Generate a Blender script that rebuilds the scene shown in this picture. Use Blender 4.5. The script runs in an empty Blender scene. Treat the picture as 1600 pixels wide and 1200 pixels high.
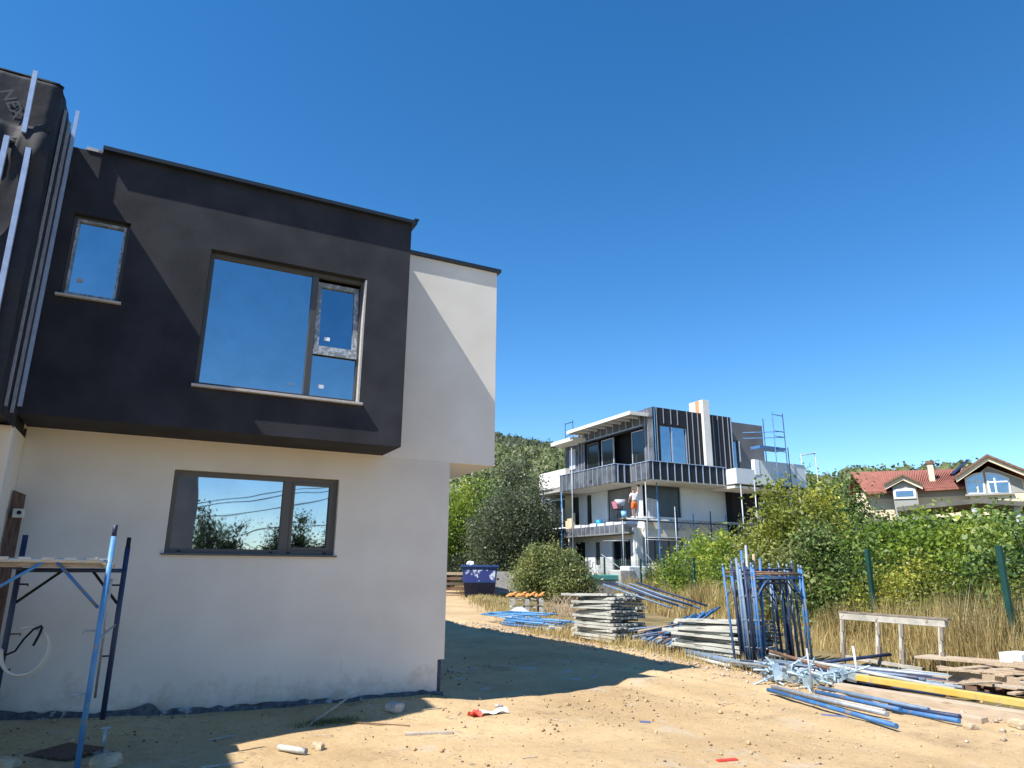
import bpy, math, random
import numpy as np
from mathutils import Vector, Matrix
random.seed(7); rng = np.random.default_rng(7)
scene = bpy.context.scene
col = scene.collection

# ------------------------------------------------------------ camera
YAW, PIT, ROL, FPX = 0.473466, 0.264155, 0.007003, 1078.246
fw = np.array([math.sin(YAW)*math.cos(PIT), math.cos(YAW)*math.cos(PIT), math.sin(PIT)])
r0 = np.array([math.cos(YAW), -math.sin(YAW), 0.0]); u0 = np.cross(r0, fw)
RT = r0*math.cos(ROL)+u0*math.sin(ROL); UP = -r0*math.sin(ROL)+u0*math.cos(ROL)
EYE = np.array([0, 0, 1.6])
cd = bpy.data.cameras.new('camera'); cam = bpy.data.objects.new('camera', cd); col.objects.link(cam)
cd.sensor_width = 36; cd.lens = 36*FPX/1600; cd.clip_start = .1; cd.clip_end = 3000
cam.matrix_world = Matrix(((RT[0], UP[0], -fw[0], 0), (RT[1], UP[1], -fw[1], 0), (RT[2], UP[2], -fw[2], 1.6), (0, 0, 0, 1)))
scene.camera = cam
# ------------------------------------------------------------ light
LD = Vector((.745, .18, -1.0)).normalized()          # direction in which the sunlight travels
sun_el = math.asin(-LD.z); sun_az = math.atan2(-LD.x, -LD.y)
w = bpy.data.worlds.new('World'); scene.world = w; w.use_nodes = True
nt = w.node_tree; nt.nodes.clear()
wo = nt.nodes.new('ShaderNodeOutputWorld'); bg = nt.nodes.new('ShaderNodeBackground')
sky = nt.nodes.new('ShaderNodeTexSky'); sky.sky_type = 'NISHITA'; sky.sun_disc = False
sky.sun_elevation = sun_el; sky.sun_rotation = sun_az; sky.altitude = 1300
sky.air_density = 1.0; sky.dust_density = 0.0; sky.ozone_density = 1.6
hs = nt.nodes.new('ShaderNodeHueSaturation'); hs.inputs['Saturation'].default_value = 1.34
bg.inputs[1].default_value = .135
nt.links.new(sky.outputs[0], hs.inputs['Color']); nt.links.new(hs.outputs[0], bg.inputs[0]); nt.links.new(bg.outputs[0], wo.inputs[0])
sd = bpy.data.lights.new('sun', 'SUN'); sd.energy = 5.0; sd.angle = math.radians(.5); sd.color = (1, .95, .87)
so = bpy.data.objects.new('sun', sd); col.objects.link(so); so.rotation_euler = LD.to_track_quat('-Z', 'Y').to_euler()
so.location = (0, 0, 60)
scene.view_settings.view_transform = 'Standard'; scene.view_settings.look = 'None'
scene.view_settings.exposure = 0.7; scene.view_settings.gamma = 1
scene.view_settings.use_curve_mapping = False
scene.cycles.max_bounces = 6; scene.cycles.diffuse_bounces = 4; scene.cycles.transparent_max_bounces = 4

# ------------------------------------------------------------ helpers
def ray(x, y): return RT*(x-800)/FPX-UP*(y-600)/FPX+fw
def onY(x, y, Y): d = ray(x, y); return EYE+d*Y/d[1]
def onX(x, y, X): d = ray(x, y); return EYE+d*X/d[0]
def onZ(x, y, Z): d = ray(x, y); return EYE+d*(Z-1.6)/d[2]
def far(x, y, D): d = ray(x, y); return EYE+d*D/math.hypot(d[0], d[1])

MATS = {}
def mat(name, c, rough=.8, c2=None, scale=8, amt=1.0, bump=0, bscale=60, metal=0, c3=None, c3scale=3, c3t=.62, stretch=None, detail=6, spec=.4):
    if name in MATS: return MATS[name]
    m = bpy.data.materials.new(name); m.use_nodes = True; n = m.node_tree; b = n.nodes['Principled BSDF']
    b.inputs['Roughness'].default_value = rough; b.inputs['Metallic'].default_value = metal
    b.inputs['Specular IOR Level'].default_value = spec
    tc = n.nodes.new('ShaderNodeTexCoord'); vec = tc.outputs['Object']
    if stretch:
        mp = n.nodes.new('ShaderNodeMapping'); mp.inputs['Scale'].default_value = stretch
        n.links.new(vec, mp.inputs[0]); vec = mp.outputs[0]
    out = None
    if c2:
        nz = n.nodes.new('ShaderNodeTexNoise'); nz.inputs['Scale'].default_value = scale; nz.inputs['Detail'].default_value = detail
        n.links.new(vec, nz.inputs['Vector'])
        rp = n.nodes.new('ShaderNodeValToRGB'); rp.color_ramp.elements[0].position = .35; rp.color_ramp.elements[1].position = .65
        rp.color_ramp.elements[0].color = (*c, 1); rp.color_ramp.elements[1].color = (*c2, 1)
        n.links.new(nz.outputs['Fac'], rp.inputs[0]); out = rp.outputs[0]
    if c3:
        nz = n.nodes.new('ShaderNodeTexNoise'); nz.inputs['Scale'].default_value = c3scale; nz.inputs['Detail'].default_value = 8
        nz.inputs['Roughness'].default_value = .65
        n.links.new(vec, nz.inputs['Vector'])
        rp = n.nodes.new('ShaderNodeValToRGB'); rp.color_ramp.elements[0].position = c3t; rp.color_ramp.elements[1].position = c3t+.04
        n.links.new(nz.outputs['Fac'], rp.inputs[0])
        mx = n.nodes.new('ShaderNodeMix'); mx.data_type = 'RGBA'
        n.links.new(rp.outputs[0], mx.inputs[0])
        if out: n.links.new(out, mx.inputs[6])
        else: mx.inputs[6].default_value = (*c, 1)
        mx.inputs[7].default_value = (*c3, 1); out = mx.outputs[2]
    if out: n.links.new(out, b.inputs['Base Color'])
    else: b.inputs['Base Color'].default_value = (*c, 1)
    if bump:
        nz = n.nodes.new('ShaderNodeTexNoise'); nz.inputs['Scale'].default_value = bscale; nz.inputs['Detail'].default_value = 5
        n.links.new(vec, nz.inputs['Vector'])
        bp = n.nodes.new('ShaderNodeBump'); bp.inputs['Strength'].default_value = bump; bp.inputs['Distance'].default_value = .01
        n.links.new(nz.outputs['Fac'], bp.inputs['Height']); n.links.new(bp.outputs[0], b.inputs['Normal'])
    MATS[name] = m; return m

def glass(name, c, rough=.015, refl=None):
    m = bpy.data.materials.new(name); m.use_nodes = True; n = m.node_tree; b = n.nodes['Principled BSDF']
    b.inputs['Metallic'].default_value = 1
    tc = n.nodes.new('ShaderNodeTexCoord')
    n3 = n.nodes.new('ShaderNodeTexNoise'); n3.inputs['Scale'].default_value = 2.2; n3.inputs['Detail'].default_value = 8; n3.inputs['Roughness'].default_value = .7
    n.links.new(tc.outputs['Object'], n3.inputs['Vector'])
    r3 = n.nodes.new('ShaderNodeValToRGB'); r3.color_ramp.elements[0].position = .35; r3.color_ramp.elements[1].position = .75
    r3.color_ramp.elements[0].color = (*c, 1); r3.color_ramp.elements[1].color = (*[min(1, q*1.12+.035) for q in c], 1); n.links.new(n3.outputs['Fac'], r3.inputs[0]); n.links.new(r3.outputs[0], b.inputs['Base Color'])
    m3 = n.nodes.new('ShaderNodeMapRange'); m3.inputs[1].default_value = .45; m3.inputs[2].default_value = .8; m3.inputs[3].default_value = rough; m3.inputs[4].default_value = rough+.012
    n.links.new(n3.outputs['Fac'], m3.inputs[0]); n.links.new(m3.outputs[0], b.inputs['Roughness'])
    if 1:
        pass
    nz = n.nodes.new('ShaderNodeTexNoise'); nz.inputs['Scale'].default_value = 1.3; nz.inputs['Detail'].default_value = 1
    bp = n.nodes.new('ShaderNodeBump'); bp.inputs['Strength'].default_value = .25; bp.inputs['Distance'].default_value = .012
    n.links.new(tc.outputs['Object'], nz.inputs['Vector']); n.links.new(nz.outputs['Fac'], bp.inputs['Height']); n.links.new(bp.outputs[0], b.inputs['Normal'])
    return m

def tag(o, label=None, cat=None, group=None, kind=None):
    if label: o['label'] = label
    if cat: o['category'] = cat
    if group: o['group'] = group
    if kind: o['kind'] = kind
    return o

ORG = {}
class MB:
    def __init__(s): s.v = []; s.f = []; s.sm = []
    def add(s, vs, fs, smooth=False):
        k = len(s.v); s.v += [tuple(map(float, p)) for p in vs]; s.f += [tuple(i+k for i in f) for f in fs]; s.sm += [smooth]*len(fs); return s
    def box(s, x0, x1, y0, y1, z0, z1):
        return s.add([(x0,y0,z0),(x1,y0,z0),(x1,y1,z0),(x0,y1,z0),(x0,y0,z1),(x1,y0,z1),(x1,y1,z1),(x0,y1,z1)],
                     [(0,3,2,1),(4,5,6,7),(0,1,5,4),(1,2,6,5),(2,3,7,6),(3,0,4,7)])
    def hexa(s, p):   # 8 points: bottom ring, top ring
        return s.add(p, [(0,3,2,1),(4,5,6,7),(0,1,5,4),(1,2,6,5),(2,3,7,6),(3,0,4,7)])
    def beam(s, a, b, w_, h_, up=(0,0,1)):
        a = Vector(a); b = Vector(b); d = (b-a).normalized(); u = Vector(up)
        if abs(d.dot(u)) > .98: u = Vector((0,1,0))
        sd_ = d.cross(u).normalized(); u = sd_.cross(d).normalized(); sd_ *= w_/2; u = u*(h_/2)
        return s.hexa([a-sd_-u, a+sd_-u, b+sd_-u, b-sd_-u, a-sd_+u, a+sd_+u, b+sd_+u, b-sd_+u])
    def tube(s, pts, r, n=10, cap=True, r2=None):
        pts = [Vector(p) for p in pts]; k = len(s.v); m = len(pts)
        prev = None; rings = []
        for i, p in enumerate(pts):
            d = (pts[min(i+1, m-1)]-pts[max(i-1, 0)]).normalized()
            if prev is None:
                a = Vector((0,0,1)) if abs(d.z) < .9 else Vector((1,0,0))
                u = d.cross(a).normalized()
            else:
                u = (prev-d*prev.dot(d)).normalized()
            prev = u; v = d.cross(u)
            rr = r if r2 is None else r+(r2-r)*i/(m-1)
            rings.append([p+(u*math.cos(2*math.pi*j/n)+v*math.sin(2*math.pi*j/n))*rr for j in range(n)])
        vs = [q for R in rings for q in R]; fs = []
        for i in range(m-1):
            for j in range(n): fs.append((i*n+j, i*n+(j+1)%n, (i+1)*n+(j+1)%n, (i+1)*n+j))
        s.add(vs, fs, True)
        if cap: s.f += [tuple(k+j for j in reversed(range(n))), tuple(k+(m-1)*n+j for j in range(n))]; s.sm += [False, False]
        return s
    def build(s, name, m, parent=None, bevel=0, origin=None):
        o0 = Vector((0,0,0))
        if parent is not None: o0 = ORG[parent.name]
        elif origin is not None: o0 = Vector(origin)
        me = bpy.data.meshes.new(name)
        me.from_pydata([(x-o0.x, y-o0.y, z-o0.z) for x, y, z in s.v], [], s.f)
        me.polygons.foreach_set('use_smooth', s.sm); me.materials.append(m); me.update()
        o = bpy.data.objects.new(name, me); col.objects.link(o)
        if parent is not None: o.parent = parent
        else: o.location = o0
        ORG[o.name] = o0
        if bevel:
            b = o.modifiers.new('bevel', 'BEVEL'); b.width = bevel; b.segments = 2; b.limit_method = 'ANGLE'
        return o
def empty(name, loc, label, cat, group=None):
    o = bpy.data.objects.new(name, None); col.objects.link(o); o.location = loc; o.empty_display_size = .3
    ORG[o.name] = Vector(loc); return tag(o, label, cat, group)
def copy_tree(o, parent=None):
    c = o.copy(); col.objects.link(c); c.parent = parent
    for ch in list(o.children): copy_tree(ch, c)
    return c
def holes(mb, plane, c0, c1, a0, a1, z0, z1, hs_):
    """wall slab between c0..c1 on the plane axis, a0..a1 along, with rectangular holes"""
    A = sorted({a0, a1, *[h[0] for h in hs_], *[h[1] for h in hs_]}); Z = sorted({z0, z1, *[h[2] for h in hs_], *[h[3] for h in hs_]})
    for i in range(len(A)-1):
        j = 0
        while j < len(Z)-1:
            am = (A[i]+A[i+1])/2
            def inh(k): zm = (Z[k]+Z[k+1])/2; return any(h[0] < am < h[1] and h[2] < zm < h[3] for h in hs_)
            if inh(j): j += 1; continue
            k = j
            while k+1 < len(Z)-1 and not inh(k+1): k += 1
            if plane == 'Y': mb.box(A[i], A[i+1], c0, c1, Z[j], Z[k+1])
            else: mb.box(c0, c1, A[i], A[i+1], Z[j], Z[k+1])
            j = k+1
    return mb
def rect_frame(mb, x0, x1, y0, y1, z0, z1, t):
    mb.box(x0, x0+t, y0, y1, z0, z1); mb.box(x1-t, x1, y0, y1, z0, z1)
    mb.box(x0+t, x1-t, y0, y1, z0, z0+t); mb.box(x0+t, x1-t, y0, y1, z1-t, z1); return mb
def rect_frameX(mb, x0, x1, y0, y1, z0, z1, t):
    mb.box(x0, x1, y0, y0+t, z0, z1); mb.box(x0, x1, y1-t, y1, z0, z1)
    mb.box(x0, x1, y0+t, y1-t, z0, z0+t); mb.box(x0, x1, y0+t, y1-t, z1-t, z1); return mb
def npmesh(name, verts, faces, m, loc=(0,0,0), tint=None, parent=None, smooth=False):
    """verts (N,3), faces (M,k) arrays"""
    me = bpy.data.meshes.new(name); k = faces.shape[1]
    me.vertices.add(len(verts)); me.vertices.foreach_set('co', (verts-np.array(loc)).astype(np.float32).ravel())
    me.loops.add(faces.size); me.loops.foreach_set('vertex_index', faces.astype(np.int32).ravel())
    me.polygons.add(len(faces)); me.polygons.foreach_set('loop_start', np.arange(0, faces.size, k, dtype=np.int32))
    me.polygons.foreach_set('loop_total', np.full(len(faces), k, dtype=np.int32))
    if smooth: me.polygons.foreach_set('use_smooth', np.ones(len(faces), dtype=bool))
    me.update(calc_edges=True)
    if tint is not None:
        a = me.attributes.new('tint', 'FLOAT', 'FACE'); a.data.foreach_set('value', tint.astype(np.float32))
    me.materials.append(m)
    o = bpy.data.objects.new(name, me); col.objects.link(o)
    if parent is not None: o.parent = parent
    else: o.location = loc
    ORG[o.name] = Vector(loc)
    return o

# ------------------------------------------------------------ materials
M_white = mat('white_render', (.71,.67,.60), .9, (.77,.735,.67), 1.6, bump=.5, bscale=160, detail=9)
M_dark = mat('anthracite_render', (.018,.020,.028), .92, (.034,.036,.046), 2.4, bump=1.0, bscale=170, detail=10)
def stain_wall(m):
    n = m.node_tree; b = n.nodes['Principled BSDF']; src = b.inputs['Base Color'].links[0].from_socket; L = n.links
    tc = n.nodes.new('ShaderNodeTexCoord'); sp = n.nodes.new('ShaderNodeSeparateXYZ'); L.new(tc.outputs['Object'], sp.inputs[0])
    nz = n.nodes.new('ShaderNodeTexNoise'); nz.inputs['Scale'].default_value = 3.2; nz.inputs['Detail'].default_value = 9; nz.inputs['Roughness'].default_value = .75; L.new(tc.outputs['Object'], nz.inputs['Vector'])
    mr = n.nodes.new('ShaderNodeMapRange'); mr.inputs[1].default_value = .05; mr.inputs[2].default_value = .75; mr.inputs[3].default_value = .32; mr.inputs[4].default_value = -.12; L.new(sp.outputs['Z'], mr.inputs[0])
    ad = n.nodes.new('ShaderNodeMath'); ad.operation = 'ADD'; L.new(nz.outputs['Fac'], ad.inputs[0]); L.new(mr.outputs[0], ad.inputs[1])
    rp = n.nodes.new('ShaderNodeValToRGB'); rp.color_ramp.elements[0].position = .58; rp.color_ramp.elements[1].position = .86; rp.color_ramp.elements[1].color = (.7,.7,.7,1); L.new(ad.outputs[0], rp.inputs[0])
    mx = n.nodes.new('ShaderNodeMix'); mx.data_type = 'RGBA'; L.new(rp.outputs[0], mx.inputs[0]); L.new(src, mx.inputs[6]); mx.inputs[7].default_value = (.40,.345,.27,1)
    n2 = n.nodes.new('ShaderNodeTexNoise'); n2.inputs['Scale'].default_value = .55; n2.inputs['Detail'].default_value = 6; L.new(tc.outputs['Object'], n2.inputs['Vector'])
    r2 = n.nodes.new('ShaderNodeValToRGB'); r2.color_ramp.elements[0].position = .3; r2.color_ramp.elements[1].position = .7; r2.color_ramp.elements[0].color = (.90,.90,.90,1); r2.color_ramp.elements[1].color = (1,1,1,1); L.new(n2.outputs['Fac'], r2.inputs[0])
    m2 = n.nodes.new('ShaderNodeMix'); m2.data_type = 'RGBA'; m2.blend_type = 'MULTIPLY'; m2.inputs[0].default_value = 1; L.new(mx.outputs[2], m2.inputs[6]); L.new(r2.outputs[0], m2.inputs[7])
    L.new(m2.outputs[2], b.inputs['Base Color'])
M_wallA = M_white.copy(); M_wallA.name = 'lower_wall_render'; stain_wall(M_wallA)
M_cop = mat('coping_metal', (.03,.035,.042), .4, metal=.3)
M_frame = mat('window_frame', (.07,.068,.066), .45)
M_frameb = mat('window_frame_brown', (.10,.095,.09), .5)
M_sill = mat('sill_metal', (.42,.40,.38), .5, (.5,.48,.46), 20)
M_tape = mat('frame_tape', (.20,.23,.26), .5, c3=(.40,.44,.47), c3scale=18, c3t=.5)
M_glass = glass('mirror_glass', (.34,.385,.42)); M_glass2 = glass('mirror_glass_low', (.45,.50,.55))
M_glassf = glass('far_glass', (.20,.24,.30), .05)
M_glassd = mat('dark_glass', (.012,.016,.02), .06, spec=.8)
M_stick = mat('sticker_paper', (.7,.75,.8), .6)
M_stickb = mat('sticker_tan', (.45,.4,.33), .6)
M_stickf = mat('sticker_faded', (.12,.24,.42), .4)
M_memb = mat('black_membrane', (.011,.012,.017), .7, (.019,.020,.026), 9, bump=.25, bscale=14)
M_print = mat('membrane_print', (.055,.055,.062), .6)
M_memg = mat('grey_membrane', (.06,.068,.082), .6, (.14,.155,.18), 1.4, bump=.5, bscale=7, c3=(.03,.034,.04), c3scale=1.1, c3t=.6)
M_batt = mat('galvanised_batten', (.46,.56,.72), .42, (.38,.46,.60), 12, metal=.35)
M_battw = mat('wooden_batten', (.19,.205,.24), .75, (.33,.36,.41), 18, stretch=(8,8,1))
M_bit = mat('bitumen_skirt', (.05,.052,.06), .7, (.11,.115,.13), 18, bump=1, bscale=40, c3=(.30,.31,.34), c3scale=9, c3t=.6)
M_blue = mat('worn_blue_paint', (.035,.13,.33), .55, (.055,.19,.44), 5, c3=(.19,.165,.14), c3scale=12, c3t=.54, bump=.3)
M_bluel = mat('light_worn_blue_paint', (.07,.23,.48), .5, (.10,.30,.55), 6, c3=(.28,.27,.26), c3scale=12, c3t=.6, bump=.3)
M_navy = mat('dark_navy_paint', (.018,.028,.07), .5, (.03,.05,.11), 6, c3=(.12,.11,.12), c3scale=14, c3t=.66, bump=.3)
M_blueg = mat('blue_grey_paint', (.13,.20,.29), .55, (.2,.26,.33), 8, c3=(.10,.07,.05), c3scale=10, c3t=.62)
M_galv = mat('galvanised_steel', (.30,.33,.36), .45, (.42,.45,.48), 12, metal=.3)
M_rust = mat('rusty_steel', (.13,.07,.045), .8, (.24,.15,.10), 10)
M_splash = mat('cream_paint_splash', (.62,.57,.48), .7, c3=(.06,.25,.6), c3scale=7, c3t=.58)
M_wood = mat('weathered_wood', (.34,.25,.16), .85, (.56,.44,.31), 5, stretch=(2,14,14), bump=.6, bscale=20)
M_woodg = mat('grey_wood', (.36,.30,.24), .85, (.56,.49,.40), 5, stretch=(3,12,12), bump=.6, bscale=20)
M_woodr = mat('brown_board', (.075,.042,.03), .8, (.15,.09,.065), 4, stretch=(10,10,1.5), bump=.5, bscale=15)
M_woodd = mat('dark_timber', (.13,.07,.045), .85, (.22,.13,.09), 4)
M_deck = mat('grey_deck', (.33,.34,.31), .8, (.54,.54,.49), 3.5, stretch=(3,1,3), bump=.4, bscale=25, c3=(.2,.19,.17), c3scale=2.2, c3t=.6)
M_yel = mat('yellow_paint', (.55,.38,.07), .7, (.60,.45,.14), 6, c3=(.42,.34,.2), c3scale=9, c3t=.58)
M_beige = mat('beige_timber', (.40,.315,.225), .85, (.52,.42,.31), 4, stretch=(8,1,8), c3=(.3,.22,.14), c3scale=3, c3t=.6)
M_orange = mat('orange_plastic', (.72,.26,.05), .6, (.78,.36,.10), 6)
M_skip = mat('skip_blue', (.014,.045,.15), .5, (.02,.06,.19), 5, c3=(.05,.035,.03), c3scale=7, c3t=.66)
M_skipw = mat('skip_scuffs', (.03,.045,.20), .6, c3=(.6,.65,.75), c3scale=2.6, c3t=.55)
M_conc = mat('concrete', (.36,.34,.31), .9, (.48,.46,.42), 7, bump=1, bscale=30)
M_stone = mat('pale_stone', (.42,.33,.21), .9, (.56,.47,.34), 7, bump=1, bscale=25)
M_foam = mat('white_foam', (.8,.82,.84), .8)
M_cream = mat('cream_render', (.70,.58,.40), .9, (.76,.64,.46), 1)
M_roof = mat('red_roof', (.25,.095,.07), .85, (.34,.135,.10), 2.5, bump=.3, bscale=10)
M_cgrey = mat('house_grey_and_gable_shade', (.33,.33,.30), .9)
M_whitep = mat('white_frame', (.78,.78,.76), .5)
M_solar = mat('solar_panel', (.02,.04,.10), .2)
M_postg = mat('green_post', (.008,.045,.04), .5, (.012,.065,.055), 3)
M_bark = mat('bark', (.12,.085,.06), .9, (.2,.15,.11), 6, bump=1, bscale=12)
M_plastw = mat('white_plastic', (.6,.58,.52), .5)
M_red = mat('red_plastic', (.6,.06,.04), .5)
M_bucket = mat('bucket_blue', (.02,.35,.80), .45); M_bucketl = mat('bucket_label', (.25,.55,.85), .5)
M_pink = mat('pink_fabric', (.75,.25,.33), .7)
M_black = mat('black_void', (.012,.012,.014), .9)
M_grey = mat('grey_panel', (.16,.165,.17), .8, (.22,.225,.23), .8)
M_greyb = mat('grey_block_render', (.115,.115,.12), .9, (.16,.16,.165), .7)
M_lightp = mat('light_board', (.42,.43,.47), .8, (.52,.53,.58), 1.2)
M_skin = mat('skin', (.40,.22,.15), .6); M_shirt = mat('shirt_cloth', (.72,.66,.68), .9); M_shorts = mat('orange_cloth', (.85,.16,.02), .9)
M_hair = mat('dark_hair', (.03,.02,.015), .8)
M_teal = mat('teal_sheet', (.10,.38,.33), .6)

def leaf_mat(name, dark, light, extra, trans=.42):
    m = bpy.data.materials.new(name); m.use_nodes = True; n = m.node_tree; n.nodes.clear()
    out = n.nodes.new('ShaderNodeOutputMaterial'); df = n.nodes.new('ShaderNodeBsdfDiffuse'); tr = n.nodes.new('ShaderNodeBsdfTranslucent')
    gl = n.nodes.new('ShaderNodeBsdfGlossy'); gl.inputs['Roughness'].default_value = .45; gl.inputs['Color'].default_value = (.5,.5,.5,1)
    at = n.nodes.new('ShaderNodeAttribute'); at.attribute_name = 'tint'
    rp = n.nodes.new('ShaderNodeValToRGB'); e = rp.color_ramp.elements
    e[0].position = 0; e[0].color = (*dark, 1); e[1].position = .75; e[1].color = (*light, 1)
    x = e.new(1.0); x.color = (*extra, 1)
    n.links.new(at.outputs['Fac'], rp.inputs[0]); n.links.new(rp.outputs[0], df.inputs[0]); n.links.new(rp.outputs[0], tr.inputs[0])
    mx = n.nodes.new('ShaderNodeMixShader'); mx.inputs[0].default_value = trans
    n.links.new(df.outputs[0], mx.inputs[1]); n.links.new(tr.outputs[0], mx.inputs[2])
    m2 = n.nodes.new('ShaderNodeMixShader'); m2.inputs[0].default_value = .05
    n.links.new(mx.outputs[0], m2.inputs[1]); n.links.new(gl.outputs[0], m2.inputs[2]); n.links.new(m2.outputs[0], out.inputs[0]); return m
L_olive = leaf_mat('olive_leaves', (.07,.10,.03), (.24,.28,.095), (.42,.40,.14))
L_grey = leaf_mat('grey_green_leaves', (.05,.07,.035), (.165,.195,.11), (.29,.32,.18))
L_mirror = leaf_mat('dark_yard_leaves', (.025,.045,.02), (.07,.11,.04), (.13,.17,.07))
L_bright = leaf_mat('bright_leaves', (.06,.11,.015), (.23,.33,.04), (.46,.50,.07))
L_yell = leaf_mat('yellow_green_leaves', (.07,.10,.02), (.33,.36,.055), (.62,.55,.09))
L_mid = leaf_mat('mid_green_leaves', (.055,.10,.025), (.20,.30,.07), (.40,.46,.13))
L_hill = leaf_mat('hill_leaves', (.06,.08,.03), (.155,.185,.075), (.24,.25,.10), .15)
L_hilld = leaf_mat('hill_dark_leaves', (.038,.055,.030), (.090,.110,.058), (.15,.16,.08), .1)
L_grass = leaf_mat('dry_grass_blades', (.30,.22,.09), (.60,.47,.21), (.38,.39,.13), .3)
L_weed = leaf_mat('green_grass_blades', (.06,.09,.02), (.16,.2,.05), (.3,.28,.1), .3)

# ------------------------------------------------------------ ground
def sst(a, b, x): t = np.clip((x-a)/(b-a), 0, 1); return t*t*(3-2*t)
def hashn(x, y, s):
    """smooth value noise"""
    x = np.asarray(x, float)*s; y = np.asarray(y, float)*s; xi = np.floor(x); yi = np.floor(y); fx = x-xi; fy = y-yi
    fx = fx*fx*(3-2*fx); fy = fy*fy*(3-2*fy)
    h = lambda a, b: np.modf(np.abs(np.sin(a*127.1+b*311.7)*43758.5453))[0]
    return (h(xi,yi)*(1-fx)+h(xi+1,yi)*fx)*(1-fy)+(h(xi,yi+1)*(1-fx)+h(xi+1,yi+1)*fx)*fy
def fenceX(Y): return 13+.425*(Y-7)
def gz(x, y):
    x = np.asarray(x, float); y = np.asarray(y, float); D = np.hypot(x, y)
    z = .02+.17*sst(26, 42, D)*(y > 0)+.3*sst(40, 48, D)*(y > 0)
    z = z+.09*sst(7.9, 8.8, y)*(1-sst(3, 4.2, x))*(y < 22)*(x > -9)
    z = z+.07*sst(0, -1.5, x)*sst(5, 8.6, y)*(y < 22)
    near = 1-sst(20, 45, D)
    z = z+near*(.06*(hashn(x,y,.55)-.5)+.035*(hashn(x+9,y,1.7)-.5)+.018*(hashn(x,y+5,4.3)-.5)+.008*(hashn(x,y,9.7)-.5))
    c_ = 6.3+.25*np.sin(y*.35)+.10*np.clip(y-12, 0, 40); rut = np.exp(-((x-c_)/.17)**2)+np.exp(-((x-c_-1.55)/.17)**2)-.45*np.exp(-((x-c_-.32)/.16)**2)-.45*np.exp(-((x-c_-1.23)/.16)**2)
    z = z-near*.035*rut*(.5+.8*hashn(x, y, .9))
    z = z+2.6*sst(2, 24, x-fenceX(y)-5)*(y > -20)*(D < 400)*sst(-20, 0, y)*(1-sst(25, 34, y)*(1-sst(44, 52, x)))
    return z
def axis(lo, hi, step, mn, mx):
    a = list(np.arange(lo, hi, step)); s = step; x = hi
    while x < mx: a.append(x); s *= 1.13; x += s
    a.append(mx); s = step; x = lo-step
    while x > mn: a.insert(0, x); s *= 1.13; x -= s
    a.insert(0, mn); return np.array(a)
gx = axis(-2.5, 13.5, .075, -1200, 1500); gy = axis(3.5, 22, .075, -900, 1800)
GX, GY = np.meshgrid(gx, gy); V = np.stack([GX.ravel(), GY.ravel(), gz(GX, GY).ravel()], 1)
nx, ny = len(gx), len(gy); I = np.arange(nx*ny).reshape(ny, nx)
Fq = np.stack([I[:-1,:-1].ravel(), I[:-1,1:].ravel(), I[1:,1:].ravel(), I[1:,:-1].ravel()], 1)
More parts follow.
